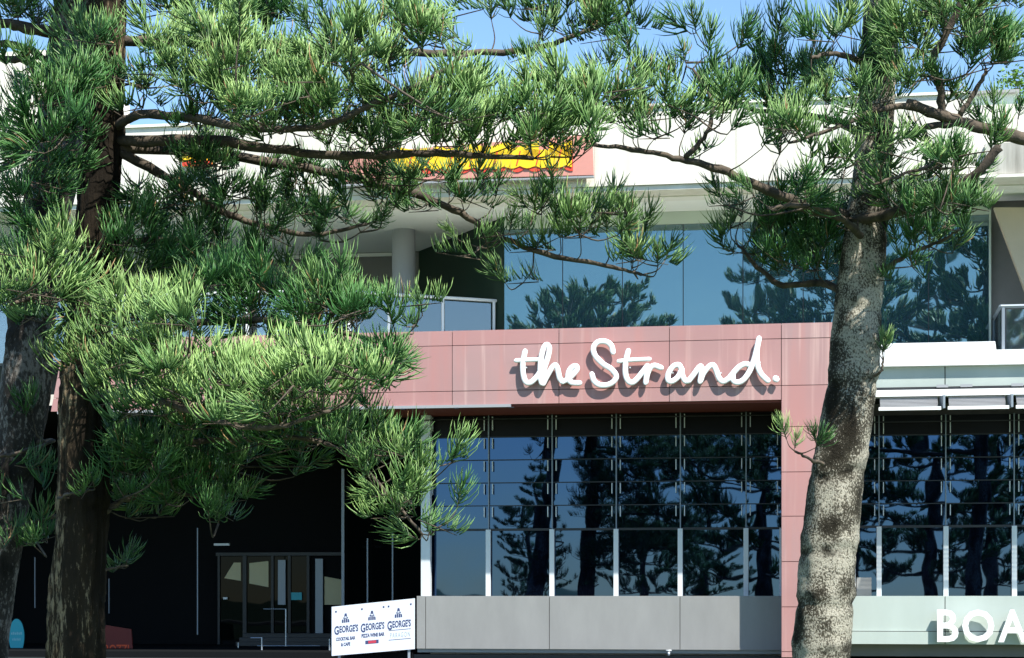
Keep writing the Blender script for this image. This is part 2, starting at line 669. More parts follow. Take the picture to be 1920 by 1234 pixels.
def wallseg(name, parent, a, b, z0, z1, th, material):
    """Upright slab from plan point a to plan point b (u, v)."""
    bb = base_of(parent)
    A, Bp = Vector((a[0], a[1], 0)), Vector((b[0], b[1], 0))
    d = (Bp - A).normalized()
    nrm = Vector((-d.y, d.x, 0)) * th
    vs = []
    for z in (z0, z1):
        for q in (A, Bp, Bp + nrm, A + nrm):
            vs.append(Vector((q.x, q.y, z)) - bb)
    c = sum(vs, Vector()) / 8
    vs = [v - c for v in vs]
    fs = [(3, 2, 1, 0), (4, 5, 6, 7), (0, 1, 5, 4), (1, 2, 6, 5), (2, 3, 7, 6), (3, 0, 4, 7)]
    return link(name, mesh_from(name, vs, fs, material), parent, c)


for i in range(3):
    wallseg('side_window_pane', B, sp[i], sp[i + 1], .12, zbot - .08, .03, M['shopglass'])
for i, (u, v) in enumerate(sp[1:]):
    zt_ = PZ([738, 691, 645][i], [1000, 1010, 880][i], v)
    w = .018 if i < 2 else .042
    bx('side_mullion', B, u - w, u + w, v - .14, v - .06, .12, zt_, M['lowmetal'])
# covered forecourt: back wall, side wall, ceiling, floor
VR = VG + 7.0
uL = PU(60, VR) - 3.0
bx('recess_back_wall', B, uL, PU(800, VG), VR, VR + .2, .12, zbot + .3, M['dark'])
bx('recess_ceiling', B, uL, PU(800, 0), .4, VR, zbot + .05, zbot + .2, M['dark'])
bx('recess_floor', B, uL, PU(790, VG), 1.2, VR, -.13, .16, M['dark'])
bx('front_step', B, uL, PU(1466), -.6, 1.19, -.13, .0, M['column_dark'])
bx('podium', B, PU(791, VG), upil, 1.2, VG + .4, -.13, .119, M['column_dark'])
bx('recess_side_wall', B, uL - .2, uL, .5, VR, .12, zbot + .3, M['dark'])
for px, yt, yb, w, v in ((370, 990, 1190, .022, VG + 2), (65, 1045, 1140, .014, VG + 2), (204, 1085, 1150, .012, VG + 2)):
    bx('thin_post', B, PU(px, v) - w * .5, PU(px, v) + w * .5, v, v + .05, PZ(px, yb, v), PZ(px, yt, v), M['lowmetal'])
VD = VR - .6
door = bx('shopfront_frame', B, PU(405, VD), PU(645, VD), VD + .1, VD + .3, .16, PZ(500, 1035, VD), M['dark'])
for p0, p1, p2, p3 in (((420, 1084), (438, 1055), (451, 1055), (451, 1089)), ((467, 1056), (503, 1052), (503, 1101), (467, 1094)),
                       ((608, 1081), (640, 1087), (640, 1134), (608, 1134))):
    prism('reflection_patch', door, [P(*q, VD) for q in (p0, p1, p2, p3)], VD + .02, VD + .05, M['creamrefl'])  # cream panels stand in for a lit building's reflection in the doors
for a, b_, y0, y1 in ((522, 536, 1050, 1134), (592, 606, 1048, 1210)):
    bx('door_stile', door, PU(a, VD), PU(b_, VD), VD - .05, VD + .02, PZ(560, y1, VD), PZ(560, y0, VD), M['lowmetal'])
bx('door_notice', door, PU(546, VD), PU(566, VD), VD - .02, VD, PZ(560, 1125, VD), PZ(560, 1111, VD), M['teal'])
bx('strip_light_fitting', B, PU(424, VD), PU(452, VD), VD - 1.2, VD - 1.1, PZ(440, 1025, VD), PZ(440, 1021, VD), M['metal'])
bx('door_handle', door, PU(419, VD), PU(427, VD), VD - .04, VD, PZ(440, 1124, VD), PZ(440, 1120, VD), M['metal'])

for k, px in enumerate((250, 330, 430, 540, 620)):
    bx('ceiling_downlight', B, PU(px, 3.5 + k % 2), PU(px + 10, 3.5 + k % 2), 3.5 + k % 2, 3.65 + k % 2, zbot + .03, zbot + .048, M['lowmetal'])
for a, b_, y0, y1 in ((408, 412, 1040, 1222), (455, 462, 1042, 1222), (508, 513, 1042, 1222), (540, 545, 1042, 1222), (575, 580, 1042, 1222), (641, 645, 1042, 1222)):
    bx('door_mullion', door, PU(a, VD), PU(b_, VD), VD + .0, VD + .09, .17, PZ(560, y0, VD), M['column_dark'])
bx('door_head', door, PU(405, VD), PU(645, VD), VD - .02, VD + .09, PZ(500, 1042, VD), PZ(500, 1036, VD), M['column_dark'])
for a, b_ in ((412, 455), (462, 508), (513, 540), (545, 575)):
    bx('door_glass', door, PU(a, VD) + .01, PU(b_, VD) - .01, VD + .055, VD + .07, .3, PZ(560, 1043, VD), M['shopglass'])
for k in range(3):
    bx('entry_step', B, PU(470, VD), PU(660, VD), VD - 1.5 + .35 * k, VD - .1, .162 + .12 * k, .28 + .12 * k, M['column_dark'])
# upper storey ------------------------------------------------------------
VU = 2.6
zu0 = ztop - .9
zu1 = PZ(960, 430, VU)
zu2 = PZ(960, 404, VU)
ucols = [945, 1055, 1167, 1281, 1393, 1506, 1620, 1741, 1856]
for i in range(8):
    ua, ub = PU(ucols[i], VU), PU(ucols[i + 1], VU)
    o = bx('upper_window_pane', B, ua + .012, ub - .012, VU, VU + .03, zu0, zu1 - .01, M['up'])
    o.rotation_euler = (math.radians(random.uniform(-.08, .08)), 0, math.radians(random.uniform(-.12, .12)))
for i in range(0, 8, 2):
    bx('spandrel_panel', B, PU(ucols[i], VU) + .01, PU(ucols[i + 2], VU) - .01, VU - .02, VU + .03, zu1, zu2 + .2, M['greenstrip'])
for u in ucols[1:-1]:
    bx('window_joint', B, PU(u, VU) - .010, PU(u, VU) + .010, VU - .004, VU + .02, zu0, zu1, M['darkmetal'])
bx('window_end_frame', B, PU(1854, VU) , PU(1858, VU), VU - .06, VU + .03, PZ(1800, 650, VU), zu2 + .15, M['greenstrip'])

# roof band: lower beam, upper parapet, coping
VBm = .7
uR = PU(2400, 0)
uLr = PU(-400, 0)
zbm0, zbm1 = PZ(1000, 378, VBm), PZ(960, 330, VBm)
zp0, zp1 = PZ(1100, 350, -.12), PZ(1290, 198, -.12)
bx('roof_beam', B, PU(-400), uR, VBm, VBm + .5, zbm0, zbm1, M['white'])
para = bx('roof_parapet', B, uLr, PU(1816, -.12), -.08, 5.0, zp0, zp1, M['joint'])
pj = [-400, -150, 130, 400, 660, 914, 1115, 1380, 1640, 1816]
for i in range(len(pj) - 1):
    bx('parapet_panel', para, PU(pj[i], -.12) + .003, PU(pj[i + 1], -.12) - .003, -.12, -.079, zp0 - .003, zp1, M['cream'])
bx('parapet_coping', para, uLr, PU(1816, -.12), -.18, 5.05, zp1 + .002, zp1 + .07, M['white'])
bx('parapet_lip', B, uLr, uR, -.06, VBm - .004, zp0 - .13, zp0 - .006, M['cream'])
# right end of parapet: stained box and ledge
bx('parapet_end_block', B, PU(1817, -.12), uR, -.10, 4.8, PZ(1860, 326, -.12), PZ(1860, 196, -.12), M['cream'])
bx('stained_panel', B, PU(1847, -.3), PU(2400, -.3), -.3, -.12, PZ(1870, 326, -.3), PZ(1870, 268, -.3), M['stained'])
bx('end_ledge', B, PU(1812, -.4), uR, -.42, .05, PZ(1870, 333, -.4), PZ(1870, 327, -.4), M['cream'])
# roof deck and glass upstand seen above the coping
bx('roof_slab', B, uLr, uR, 5.06, 22, zp1 - .6, zp1 - .3, M['white'])
bx('rooftop_fascia', B, PU(1290, 6), PU(1905, 6), 6, 6.3, zp1 - .29, PZ(1800, 180, 6), M['greenstrip'])
bx('rooftop_coping', B, PU(1285, 6), PU(1910, 6), 5.8, 6.5, PZ(1800, 180, 6), PZ(1800, 175, 6), M['grey'])
bx('rooftop_vent', B, PU(1800, 2), PU(1818, 2), 2, 2.4, zp1 + .07, PZ(1810, 183, 2), M['stained'])
# tall block at the far left
bx('stair_tower', B, PU(-500, 2), PU(96, 2), 2, 8, zp1 - 1, PZ(60, 95, 2), M['cream'])

# left balcony recess: soffit, back wall, column, diagonal wall
VQ = 7.2
vs = [(PU(-400), VBm + .5), (PU(945, VU), VBm + .5), (PU(945, VU), VU), (PU(785, VQ), VQ), (PU(-400), VQ)]
b = base_of(B)
prsm = [(p[0] - b.x, p[1] - b.y, zbm0 + .02 - b.z) for p in vs] + [(p[0] - b.x, p[1] - b.y, zbm0 + .2 - b.z) for p in vs]
n_ = len(vs)
link('soffit', mesh_from('soffit', prsm, [tuple(range(n_))[::-1], tuple(range(n_, 2 * n_))] + [(i, (i + 1) % n_, (i + 1) % n_ + n_, i + n_) for i in range(n_)], M['soffit']), B, (0, 0, 0))
bx('upper_soffit', B, PU(945, VU) + .004, uR, VBm + .5, VU - .03, zbm0 + .01, zbm0 + .2, M['soffit'])
bx('added_bounce_sheet', B, PU(130), PU(1555), .06, 2.3, ztop - .018, ztop - .012, M['white'])  # unseen white sheet added to bounce sunlight up to the soffit
zq = PZ(600, 546, VQ) - 2.0
bx('balcony_back_wall', B, PU(-400), PU(785, VQ), VQ, VQ + .2, zq, zbm0, M['midgrey'])
bx('wall_head_trim', B, PU(100, VQ), PU(735, VQ), VQ - .08, VQ - .01, zbm0 - .10, zbm0 - .005, M['soffit'])
bx('wall_post', B, PU(654, VQ), PU(659, VQ), VQ - .12, VQ - .01, zq, zbm0 - .1, M['metal'])
wallseg('diagonal_wall', B, (PU(785, VQ), VQ), (PU(945, VU), VU), zq, zbm0 + .02, .15, M['darkpanel'])
wallseg('diagonal_joint', B, (PU(838, VQ - 1.3), VQ - 1.3), (PU(841, VQ - 1.3), VQ - 1.32), zq, zbm0 - .3, .05, M['darkmetal'])
bx('balcony_floor', B, PU(-400), PU(945, VU), 2.05, VQ, ztop - 1.6, ztop - 1.2, M['cream'])
col_ = bx('round_column', B, 0, 1, 0, 1, 0, 1, M['column'])
bpy.data.objects.remove(col_)
cu, cv = PU(757, 4.0), 4.0
cvs, cfs = tube_data([(cu - b.x, cv - b.y, ztop - 1.3 - b.z), (cu - b.x, cv - b.y, zbm0 + .02 - b.z)], [.32, .32], 28)
cme = mesh_from('round_column', cvs, cfs, M['column'])
link('round_column', cme, B, (0, 0, 0))
# diagonal pale ribbon of the raked soffit over the dark wall
# body of the building behind
bx('building_core', B, PU(948, VU), uR, VU + .2, 20, .12, zp1 - .65, M['midgrey'])
bx('building_core', B, PU(-400), PU(940, VU), VR + .3, 20, .12, zp1 - .65, M['midgrey'])

# beige raked walls at the right end
prism('tan_side_panel', B, [P(1859, 388, 3.3), P(2400, 388, 3.3), P(2400, 660, 3.3), P(1859, 660, 3.3)], 3.3, 3.5, M['beige2'])
prism('raked_fin', B, [P(1864, 389, 1.6), P(2400, 389, 1.6), P(2400, 700, 1.6), P(1922, 545, 1.6)], 1.6, 1.85, M['beige'])

# ------------------------------------------------------------ right wing
RW = fthing('waterfront_shop_building', PU(1770), 0, .12,
            'pale green shopfront wing with white ledge and slatted awnings beyond the pink pillar', 'building')
uw0, uw1 = rightu(2) + .12, PU(2400)
VW = .55
zl = PZ(1700, 686, VW - .15)
prism('white_ledge', RW, [(PU(1562, .4), zl), (uw1, zl - .02), (uw1, PZ(1900, 655, .4)), (PU(1868, .4), PZ(1900, 655, .4)), (PU(1866, .4), PZ(1860, 640, .4)), (PU(1562, .4), PZ(1860, 640, .4) )], VW - .15, 3.45, M['letter'])
pk = [1575, 1772, 2030, 2400]
bk = bx('panel_backing', RW, PU(1550, VW), uw1, VW + .05, VW + .3, PZ(1700, 726, VW), zl - .003, M['joint'])
for i in range(3):
    bx('green_panel', bk, PU(pk[i], VW) + .012, PU(pk[i + 1], VW) - .012, VW, VW + .045, PZ(1700, 726, VW), zl - .004, M['green'])
bx('awning_rail', RW, PU(1575, VW), uw1, VW - .14, VW, PZ(1700, 731, VW), PZ(1700, 728, VW), M['darkmetal'])
bx('awning_beam', RW, PU(1575, VW), uw1, VW - .25, VW + .1, PZ(1700, 745, VW), PZ(1700, 733, VW), M['letter'])
for px in (1755, 1800, 1895):
    bx('awning_bracket', RW, PU(px, VW), PU(px + 22, VW), VW - .20, VW - .145, PZ(1760, 728, VW), PZ(1760, 723, VW), M['column'])
# awnings: sloping slatted trays
za0, za1 = PZ(1700, 745, VW), PZ(1700, 772, VW)
edges = [1560, 1648 - 8, 1768, 1894, 2024, 2154, 2284, 2400]
for i in range(1, 7):
    aw = bx('awning_frame', RW, PU(edges[i], VW) + .08, PU(edges[i + 1], VW) - .08, VW - .60, VW - .52, za1 - .02, za1 + .06, M['letter'])
    for k in range(11):
        t = k / 10
        v = VW - .12 - .38 * t
        z = za0 + (za1 - za0) * t
        bx('awning_slat', aw, PU(edges[i], VW) + .12, PU(edges[i + 1], VW) - .14, v - .016, v + .012, z - .012, z + .010, M['awning'])
    wallseg('awning_arm', aw, (PU(edges[i + 1], VW) - .11, VW - .05), (PU(edges[i + 1], VW) - .03, VW - .58), za1 + .02, za0 - .02, .05, M['lowmetal'])
glazing(RW, [1582, 1648, 1773, 1901, 2030, 2160, 2290, 2399], [987, 944, 901, 858, 815, 790, 765], 1770, PZ(1700, 778, VG), False, True)
bx('pale_blind', RW, PU(1606, VG) , PU(1634, VG), VG - .05, VG - .02, zs, PZ(1620, 1083, VG), M['grey'])
bx('window_end_trim', RW, PU(1600, VG), PU(1604, VG), VG - .2, VG - .1, zs, PZ(1620, 1060, VG), M['letter'])
zr0, zr1 = PZ(1770, 1184, VB), zs
rb = bx('shopfront_wall', RW, PU(1570, VB), uw1, VB + .05, VG + .2, zr0 - .3, zr1 - .012, M['joint'])
for a, c in ((1572, 1772), (1772, 2030), (2030, 2400)):
    bx('green_panel', rb, PU(a, VB) + .01, PU(c, VB) - .01, VB, VB + .045, zr0 + .008, zr1, M['green'])
    bx('lower_green_panel', rb, PU(a, VB) + .01, PU(c, VB) - .01, VB - .05, VB + .045, PZ(1770, 1208, VB), zr0 - .008, M['green'])
bx('wall_sill', RW, PU(1572, VB), uw1, VB + .046, VG - .05, zs - .01, zs + .005, M['green'])
bx('wing_soffit', RW, PU(1575, VB), uw1, VW + .11, VG + .2, PZ(1700, 745, VW) + .03, PZ(1700, 745, VW) + .08, M['dark'])
bx('wing_plinth', RW, PU(1572, VB), uw1, VB + .4, VG + .2, .12, zr0 - .31, M['midgrey'])

# ------------------------------------------------------------ balcony railings
RL = fthing('glass_balcony_railing', PU(640, 1.9), 1.2, ztop,
            'glass balcony railing with pale rail and posts above the pink fascia beside the grey column', 'railing')
pts = [(PU(-300, .6), .6), (PU(480, .6), .6), (PU(640, .75), .75), (PU(932, 3.0), 3.0)]
zr = PZ(640, 546, .75)


def railing(root, pts, zr, z0, posts, mats, mm='metal'):
    b = base_of(root)
    top = [Vector((p[0], p[1], zr)) - b for p in pts]
    for i in range(len(pts) - 1):
        v_, f_ = tube_data([top[i], top[i + 1]], [.045, .045], 8)
        link('handrail', mesh_from('handrail', v_, f_, M[mm]), root, (0, 0, 0))
    for s, t in posts:
        p = Vector(pts[s]).lerp(Vector(pts[s + 1]), t)
        bx('rail_post', root, p.x - .035, p.x + .035, p.y - .03, p.y + .03, z0, zr - .03, M[mm])
    for i in range(len(pts) - 1):
        ss = sorted([t for s, t in posts if s == i] + [0.0, 1.0])
        for k in range(len(ss) - 1):
            if ss[k + 1] - ss[k] < .04: continue
            A = Vector(pts[i]).lerp(Vector(pts[i + 1]), ss[k] + .012)
            C = Vector(pts[i]).lerp(Vector(pts[i + 1]), ss[k + 1] - .012)
            wallseg('glass_panel', root, A, C, z0, zr - .08, .015, mats[i])


railing(RL, [Vector(p) for p in pts], zr, ztop - .5, [(0, .3), (0, .6), (0, .98), (1, .5), (1, .9), (2, .05), (2, .30), (2, .645), (2, .98)],
        [M['rail'], M['rail'], M['darkrail']])
RR = fthing('glass_terrace_railing', PU(1880, .9), .9, PZ(1900, 655, .4),
            'short glass railing on the white ledge in front of the tan wall', 'railing')
railing(RR, [Vector((PU(1862, 3.0), 3.0)), Vector((PU(1876, .7), .7)), Vector((PU(2400, .7), .7))], PZ(1900, 574, .7), PZ(1900, 655, .4),
        [(0, .1), (1, .01), (1, .12), (1, .8)], [M['darkrail'], M['rail']], 'lowmetal')

# ------------------------------------------------------------ lettering
SCR = {
    't': [[(95, 262), (150, 258), (235, 255)], [(152, 203), (138, 275), (140, 345), (154, 393), (178, 405), (205, 390), (238, 352), (258, 315)]],
    'h': [[(258, 405), (250, 360), (252, 270), (268, 190), (290, 160), (308, 180), (300, 235), (275, 315), (264, 370), (270, 408)],
          [(270, 408), (290, 368), (325, 308), (348, 292), (362, 318), (374, 372), (392, 397)]],
    'e': [[(392, 397), (420, 385), (462, 350), (486, 318), (480, 298), (458, 302), (436, 328), (428, 370), (444, 398), (470, 405), (502, 406)]],
    'S': [[(718, 207), (706, 165), (672, 140), (622, 142), (592, 178), (602, 228), (650, 280), (708, 318), (738, 360), (722, 396), (682, 418), (632, 418), (596, 392), (582, 350)]],
    't ': [[(755, 266), (830, 258), (952, 252)], [(816, 200), (800, 262), (797, 335), (810, 385), (838, 404), (868, 384), (905, 338), (938, 296)]],
    'r': [[(938, 296), (934, 350), (928, 402)], [(928, 402), (938, 350), (958, 308), (985, 294), (1026, 308)]],
    'a': [[(1158, 318), (1140, 290), (1104, 300), (1074, 345), (1072, 386), (1098, 395), (1136, 366), (1160, 318)], [(1160, 318), (1164, 358), (1182, 392), (1204, 392)]],
    'n': [[(1204, 392), (1236, 352), (1266, 310), (1284, 300), (1287, 335), (1278, 395)], [(1278, 395), (1298, 345), (1335, 300), (1362, 292), (1380, 322), (1398, 372), (1424, 396), (1462, 378)]],
    'd': [[(1462, 378), (1488, 345), (1525, 305), (1565, 284), (1596, 290)], [(1488, 345), (1490, 388), (1520, 402), (1556, 385), (1592, 336), (1622, 262), (1642, 185), (1656, 120)],
          [(1656, 120), (1642, 200), (1646, 285), (1668, 345), (1712, 390)]],
    'dot': [[(1764, 379), (1766, 381)]],
}
SG = fthing('script_sign', PU(1215, -.15), -.15, PZ(1215, 735), 'white raised script letters reading the Strand. on the pink fascia', 'sign')
sb = base_of(SG)


def stroke(pts2, half, v, depth, per=7):
    pa = catmull([Vector((p[0], 0, p[1])) for p in pts2], per)
    pa = [Vector((p.x, v, p.z)) for p in pa]
    vs, fs = [], []
    K = 12
    n = len(pa)
    # rounded ends: extra shrinking rings
    d0 = (pa[0] - pa[1]).normalized()
    d1 = (pa[-1] - pa[-2]).normalized()
    ring = [(pa[0] + d0 * half * .95, .25), (pa[0] + d0 * half * .7, .72), (pa[0], 1.0)] + [(p, 1.0) for p in pa[1:-1]] + \
           [(pa[-1], 1.0), (pa[-1] + d1 * half * .7, .72), (pa[-1] + d1 * half * .95, .25)]
    for i, (p, s) in enumerate(ring):
        d = (ring[min(i + 1, len(ring) - 1)][0] - ring[max(i - 1, 0)][0]).normalized()
        side_ = d.cross(Vector((0, 1, 0))).normalized()
        for k in range(K):
            t = 2 * math.pi * k / K
            c, q = math.cos(t), math.sin(t)
            c = math.copysign(abs(c) ** .6, c)
            q = math.copysign(abs(q) ** .6, q)
            vs.append(p + side_ * (c * half * s) + Vector((0, q * depth, 0)))
    for i in range(len(ring) - 1):
        for k in range(K):
            q = (k + 1) % K
            fs.append((i * K + k, (i + 1) * K + k, (i + 1) * K + q, i * K + q))
    fs.append(tuple(range(K)))
    fs.append(tuple((len(ring) - 1) * K + k for k in range(K))[::-1])
    return vs, fs


for key, strokes in SCR.items():
    vs, fs = [], []
    for si, st in enumerate(strokes):
        conv = []
        for (x, y) in st:
            px, py = 940 + x / 3.4286, 600 + y / 3.4286
            u, z = P(px, py, -.115)
            conv.append((u - sb.x, z - sb.z))
        half = .070 if key != 'dot' else .085
        if key.startswith('t') and si == 0: half = .055
        v_, f_ = stroke(conv, half, -.115 - sb.y + .001 * si, .034 + .0015 * si)
        k0 = len(vs)
        vs += v_
        fs += [tuple(i + k0 for i in f) for f in f_]
    o = link('letter', mesh_from('letter', vs, fs, M['letter'], True), SG, (0, 0, 0))
for px, py in ((988, 690), (1022, 690), (1132, 690), (1182, 690), (1262, 700), (1352, 700), (1425, 680)):
    u, z = P(px, py)
    bx('letter_standoff', SG, u - .015, u + .015, -.10, .0, z - .015, z + .015, M['metal'])


def text_mesh(body, size_x, size_z, bold=0.0, ext=0.0, spacing=1.0):
    cu_ = bpy.data.curves.new('txt', 'FONT')
    cu_.body = body
    cu_.align_x = 'LEFT'
    cu_.resolution_u = 3
    cu_.offset = bold
    cu_.extrude = ext
    cu_.space_character = spacing
    ob = bpy.data.objects.new('txt', cu_)
    COL.objects.link(ob)
    dg = bpy.context.evaluated_depsgraph_get()
    me = bpy.data.meshes.new_from_object(ob.evaluated_get(dg))
    bpy.data.objects.remove(ob)
    bpy.data.curves.remove(cu_)
    xs = [v.co.x for v in me.vertices]
    ys = [v.co.y for v in me.vertices]
    x0, x1, y0, y1 = min(xs), max(xs), min(ys), max(ys)
    for v in me.vertices:
        v.co = Vector(((v.co.x - x0) / (x1 - x0) * size_x, -v.co.z, (v.co.y - y0) / (y1 - y0) * size_z))
    me.materials.clear()
    return me


BO = fthing('raised_letter_sign', PU(1830, VB - .2), VB - .2, PZ(1830, 1204, VB - .2), 'bold white raised capitals BOA standing on the lower green strip', 'sign')
bb = base_of(BO)
for ch, x0, x1 in (('B', 1757, 1797), ('O', 1804, 1864), ('A', 1871, 1926)):
    ua, ub = PU(x0, VB - .2), PU(x1, VB - .2)
    za, zb = PZ(1830, 1204, VB - .2), PZ(1830, 1143, VB - .2)
    me = text_mesh(ch, ub - ua, zb - za, .02, .06)
    me.materials.append(M['letter'])
    link('letter', me, BO, Vector((ua, VB - .2, za)) - bb)

# oblique cafe sign board ---------------------------------------------------
GS = empty('cafe_sign_board', (0, 0, 0), 0, "white sign board with navy writing GEORGE'S three times on the low wall end", 'sign')
ar_, al_ = P(778, 1122, VB), P(622, 1138, .1)
br_, bl_ = P(778, 1217, VB), P(622, 1230, .1)
c_tr, c_tl = W(ar_[0], VB, ar_[1]), W(al_[0], .1, al_[1])
c_br, c_bl = W(br_[0], VB, br_[1]), W(bl_[0], .1, bl_[1])
GS.location = (c_bl + c_br) / 2
ex = (c_br - c_bl)
ez = ((c_tl - c_bl) + (c_tr - c_br)) / 2
nb = ex.cross(ez).normalized()
if nb.y > 0: nb = -nb


def board_pt(s, t, off):
    """s 0..1 across, t 0..1 up, off metres in front of the board."""
    lo = c_bl.lerp(c_br, s)
    hi = c_tl.lerp(c_tr, s)
    return lo.lerp(hi, t) + nb * off - GS.location


q = [board_pt(s, t, o) for o in (0, -.05) for s, t in ((0, 0), (1, 0), (1, 1), (0, 1))]
link('board', mesh_from('board', q, [(0, 1, 2, 3), (7, 6, 5, 4), (0, 4, 5, 1), (1, 5, 6, 2), (2, 6, 7, 3), (3, 7, 4, 0)], M['signwhite']), GS, (0, 0, 0))
for s in (.08, .92):
    q = [board_pt(s + ds, t, o) for o in (-.052, -.11) for ds, t in ((0, -.75), (.03, -.75), (.03, .9), (0, .9))]
    link('support_post', mesh_from('support_post', q, [(0, 1, 2, 3), (7, 6, 5, 4), (0, 4, 5, 1), (1, 5, 6, 2), (2, 6, 7, 3), (3, 7, 4, 0)], M['lowmetal']), GS, (0, 0, 0))


def on_board(name, me, s0, s1, t0, t1, material, off=.004):
    xs = [v.co.x for v in me.vertices]
    zs_ = [v.co.z for v in me.vertices]
    x0, x1, z0, z1 = min(xs), max(xs), min(zs_), max(zs_)
    for v in me.vertices:
        v.co = board_pt(s0 + (s1 - s0) * (v.co.x - x0) / (x1 - x0), t0 + (t1 - t0) * (v.co.z - z0) / (z1 - z0), off)
    me.materials.clear()
    me.materials.append(material)
    return link(name, me, GS, (0, 0, 0))


def polymesh(polys):
    vs, fs = [], []
    for p in polys:
        k = len(vs)
        vs += [(a, 0, c) for a, c in p]
        fs.append(tuple(range(k, k + len(p))))
    me = bpy.data.meshes.new('printed_mark')
    me.from_pydata(vs, [], fs)
    return me


for i, s in enumerate((.03, .345, .665)):
    on_board('printed_lettering', text_mesh('G', 1, 1, .03), s, s + .055, .42, .60, M['print_navy'])
    on_board('printed_lettering', text_mesh("EORGE'S", 1, 1, .03), s + .062, s + .285, .455, .60, M['print_navy'])
    sh = [[(0, 0), (.22, 0), (.22, .34), (.12, .38), (.0, .3)], [(.28, 0), (.48, 0), (.46, .42), (.28, .40)], [(.53, 0), (.74, 0), (.74, .38), (.53, .42)],
          [(.79, 0), (1, 0), (.97, .3), (.79, .38)], [(.15, .45), (.85, .45), (.75, .62), (.60, .52), (.40, .52), (.25, .62)],
          [(.3, .66), (.38, .62), (.5, .72), (.62, .62), (.7, .66), (.62, 1), (.38, 1)]]
    on_board('printed_emblem', polymesh(sh), s + .09, s + .18, .655, .84, M['print_navy'])
on_board('printed_lettering', text_mesh('COCKTAIL BAR', 1, 1, .045), .05, .28, .295, .365, M['print_navy'])
on_board('printed_lettering', text_mesh('& CAFE', 1, 1, .045), .11, .22, .18, .25, M['print_navy'])
on_board('printed_lettering', text_mesh('PIZZA WINE BAR', 1, 1, .045), .355, .63, .315, .39, M['print_navy'])
on_board('printed_label', polymesh([[(0, 0), (1, 0), (1, 1), (0, 1)]]), .40, .56, .18, .25, M['print_navy'], .004)
on_board('printed_label', polymesh([[(0, 0), (1, 0), (1, 1), (0, 1)]]), .435, .53, .187, .243, M['print_red'], .007)
on_board('printed_line', polymesh([[(0, 0), (1, 0), (1, 1), (0, 1)]]), .68, .95, .405, .415, M['print_navy'])
on_board('printed_line', polymesh([[(0, 0), (1, 0), (1, 1), (0, 1)]]), .68, .95, .215, .225, M['print_navy'])
on_board('printed_lettering', text_mesh('PARAGON', 1, 1, .0, spacing=1.3), .70, .94, .26, .36, M['steel'])
for s in (.04, .35, .61, .67, .94):
    on_board('board_fixing', polymesh([[(0, 0), (1, 0), (1, 1), (0, 1)]]), s, s + .02, .875, .91, M['print_navy'])

# yellow and salmon roof banner ------------------------------------------------
BN = fthing('roof_banner', PU(900, -.4), -.4, PZ(900, 340, -.3), 'salmon and yellow advertising banner mounted on the white roof parapet', 'banner')
VN = -.42
tl, tr, br2, bl2 = P(640, 290, VN), P(1110, 252, VN), P(1113, 328, VN), P(640, 340, VN)
prism('banner_board', BN, [bl2, br2, tr, tl], VN, VN + .1, M['salmon'])
bx('banner_edge', BN, bl2[0], br2[0], VN - .01, VN + .12, br2[1] - .06, br2[1] - .02, M['column'])


def wavy(name, x0, x1, ylo, yhi, amp, per, v, material, ph=0.0, parent=BN):
    n = max(8, int((x1 - x0) / 6))
    up, lo = [], []
    for i in range(n + 1):
        x = x0 + (x1 - x0) * i / n
        k = (x - 640) / 470
        y0 = ylo - 10 * k + amp * abs(math.sin((x / per + ph) * math.pi))
        y1 = yhi - 22 * k - amp * .7 * math.sin((x / per * .6 + ph) * math.pi)
        lo.append(P(x, y0, v))
        up.append(P(x, y1, v))
    return prism(name, parent, lo + up[::-1], v, v + .02, material)


wavy('red_scallop', 738, 1074, 322, 300, 8, 34, VN - .022, M['red'])
wavy('yellow_letter_block', 738, 1072, 318, 295, 5, 29, VN - .044, M['yellow'], .4)
for i, (xa, xb) in enumerate(((745, 800), (815, 862), (880, 960), (975, 1010), (1030, 1072))):
    wavy('yellow_letter', xa, xb, 297, 284, 5, 24, VN - .044, M['yellow'], i * .3)
for i, x in enumerate((765, 800, 842, 880, 925, 968, 1005, 1045)):
    a = P(x, 316 - i, VN)
    c = P(x + 7, 294 - i * 2, VN)
    prism('red_outline', BN, [(a[0], a[1]), (a[0] + .03, a[1]), (c[0] + .03, c[1]), (c[0], c[1])], VN - .056, VN - .046, M['red'])
BN2 = fthing('small_roof_sign', PU(370, -.3), -.3, PZ(370, 320, -.3), 'small yellow and red sign on the white roof wall behind the branches', 'sign')
prism('sign_board', BN2, [P(342, 312, -.3), P(398, 309, -.3), P(398, 279, -.3), P(342, 282, -.3)], -.3, -.2, M['yellow'])
prism('sign_stripe', BN2, [P(342, 312, -.3), P(398, 308, -.3), P(398, 300, -.3), P(342, 304, -.3)], -.32, -.302, M['red'])

# teal round sign, orange board, handrails ------------------------------------
vt = 4.0
TS = fthing('round_teal_sign', PU(31, vt), vt, .16, 'round teal sign with pale writing in the dark forecourt', 'sign')
cu_, cz_ = P(31, 1194, vt)
prism('sign_disc', TS, [(cu_ + math.cos(t) * .23, cz_ + math.sin(t) * .51) for t in [i * math.pi / 24 for i in range(48)]], vt, vt + .03, M['teal'])
bx('sign_stand', TS, cu_ - .02, cu_ + .02, vt + .032, vt + .07, .16, cz_ + .2, M['darkmetal'])
for z, w in ((cz_ + .06, .34), (cz_ - .11, .26)):
    for k in range(6):
        uu = cu_ - w / 2 + k * w / 6
        bx('printed_lettering', TS, uu + .006, uu + w / 6 - .01, vt - .006, vt - .003, z, z + (.075 if k % 2 else .06), M['tealtext'])
OB = fthing('orange_red_board', PU(220, 4.0), 4.0, .16, 'dim orange red board standing in shade behind the trunks', 'board')
vo = 4.0
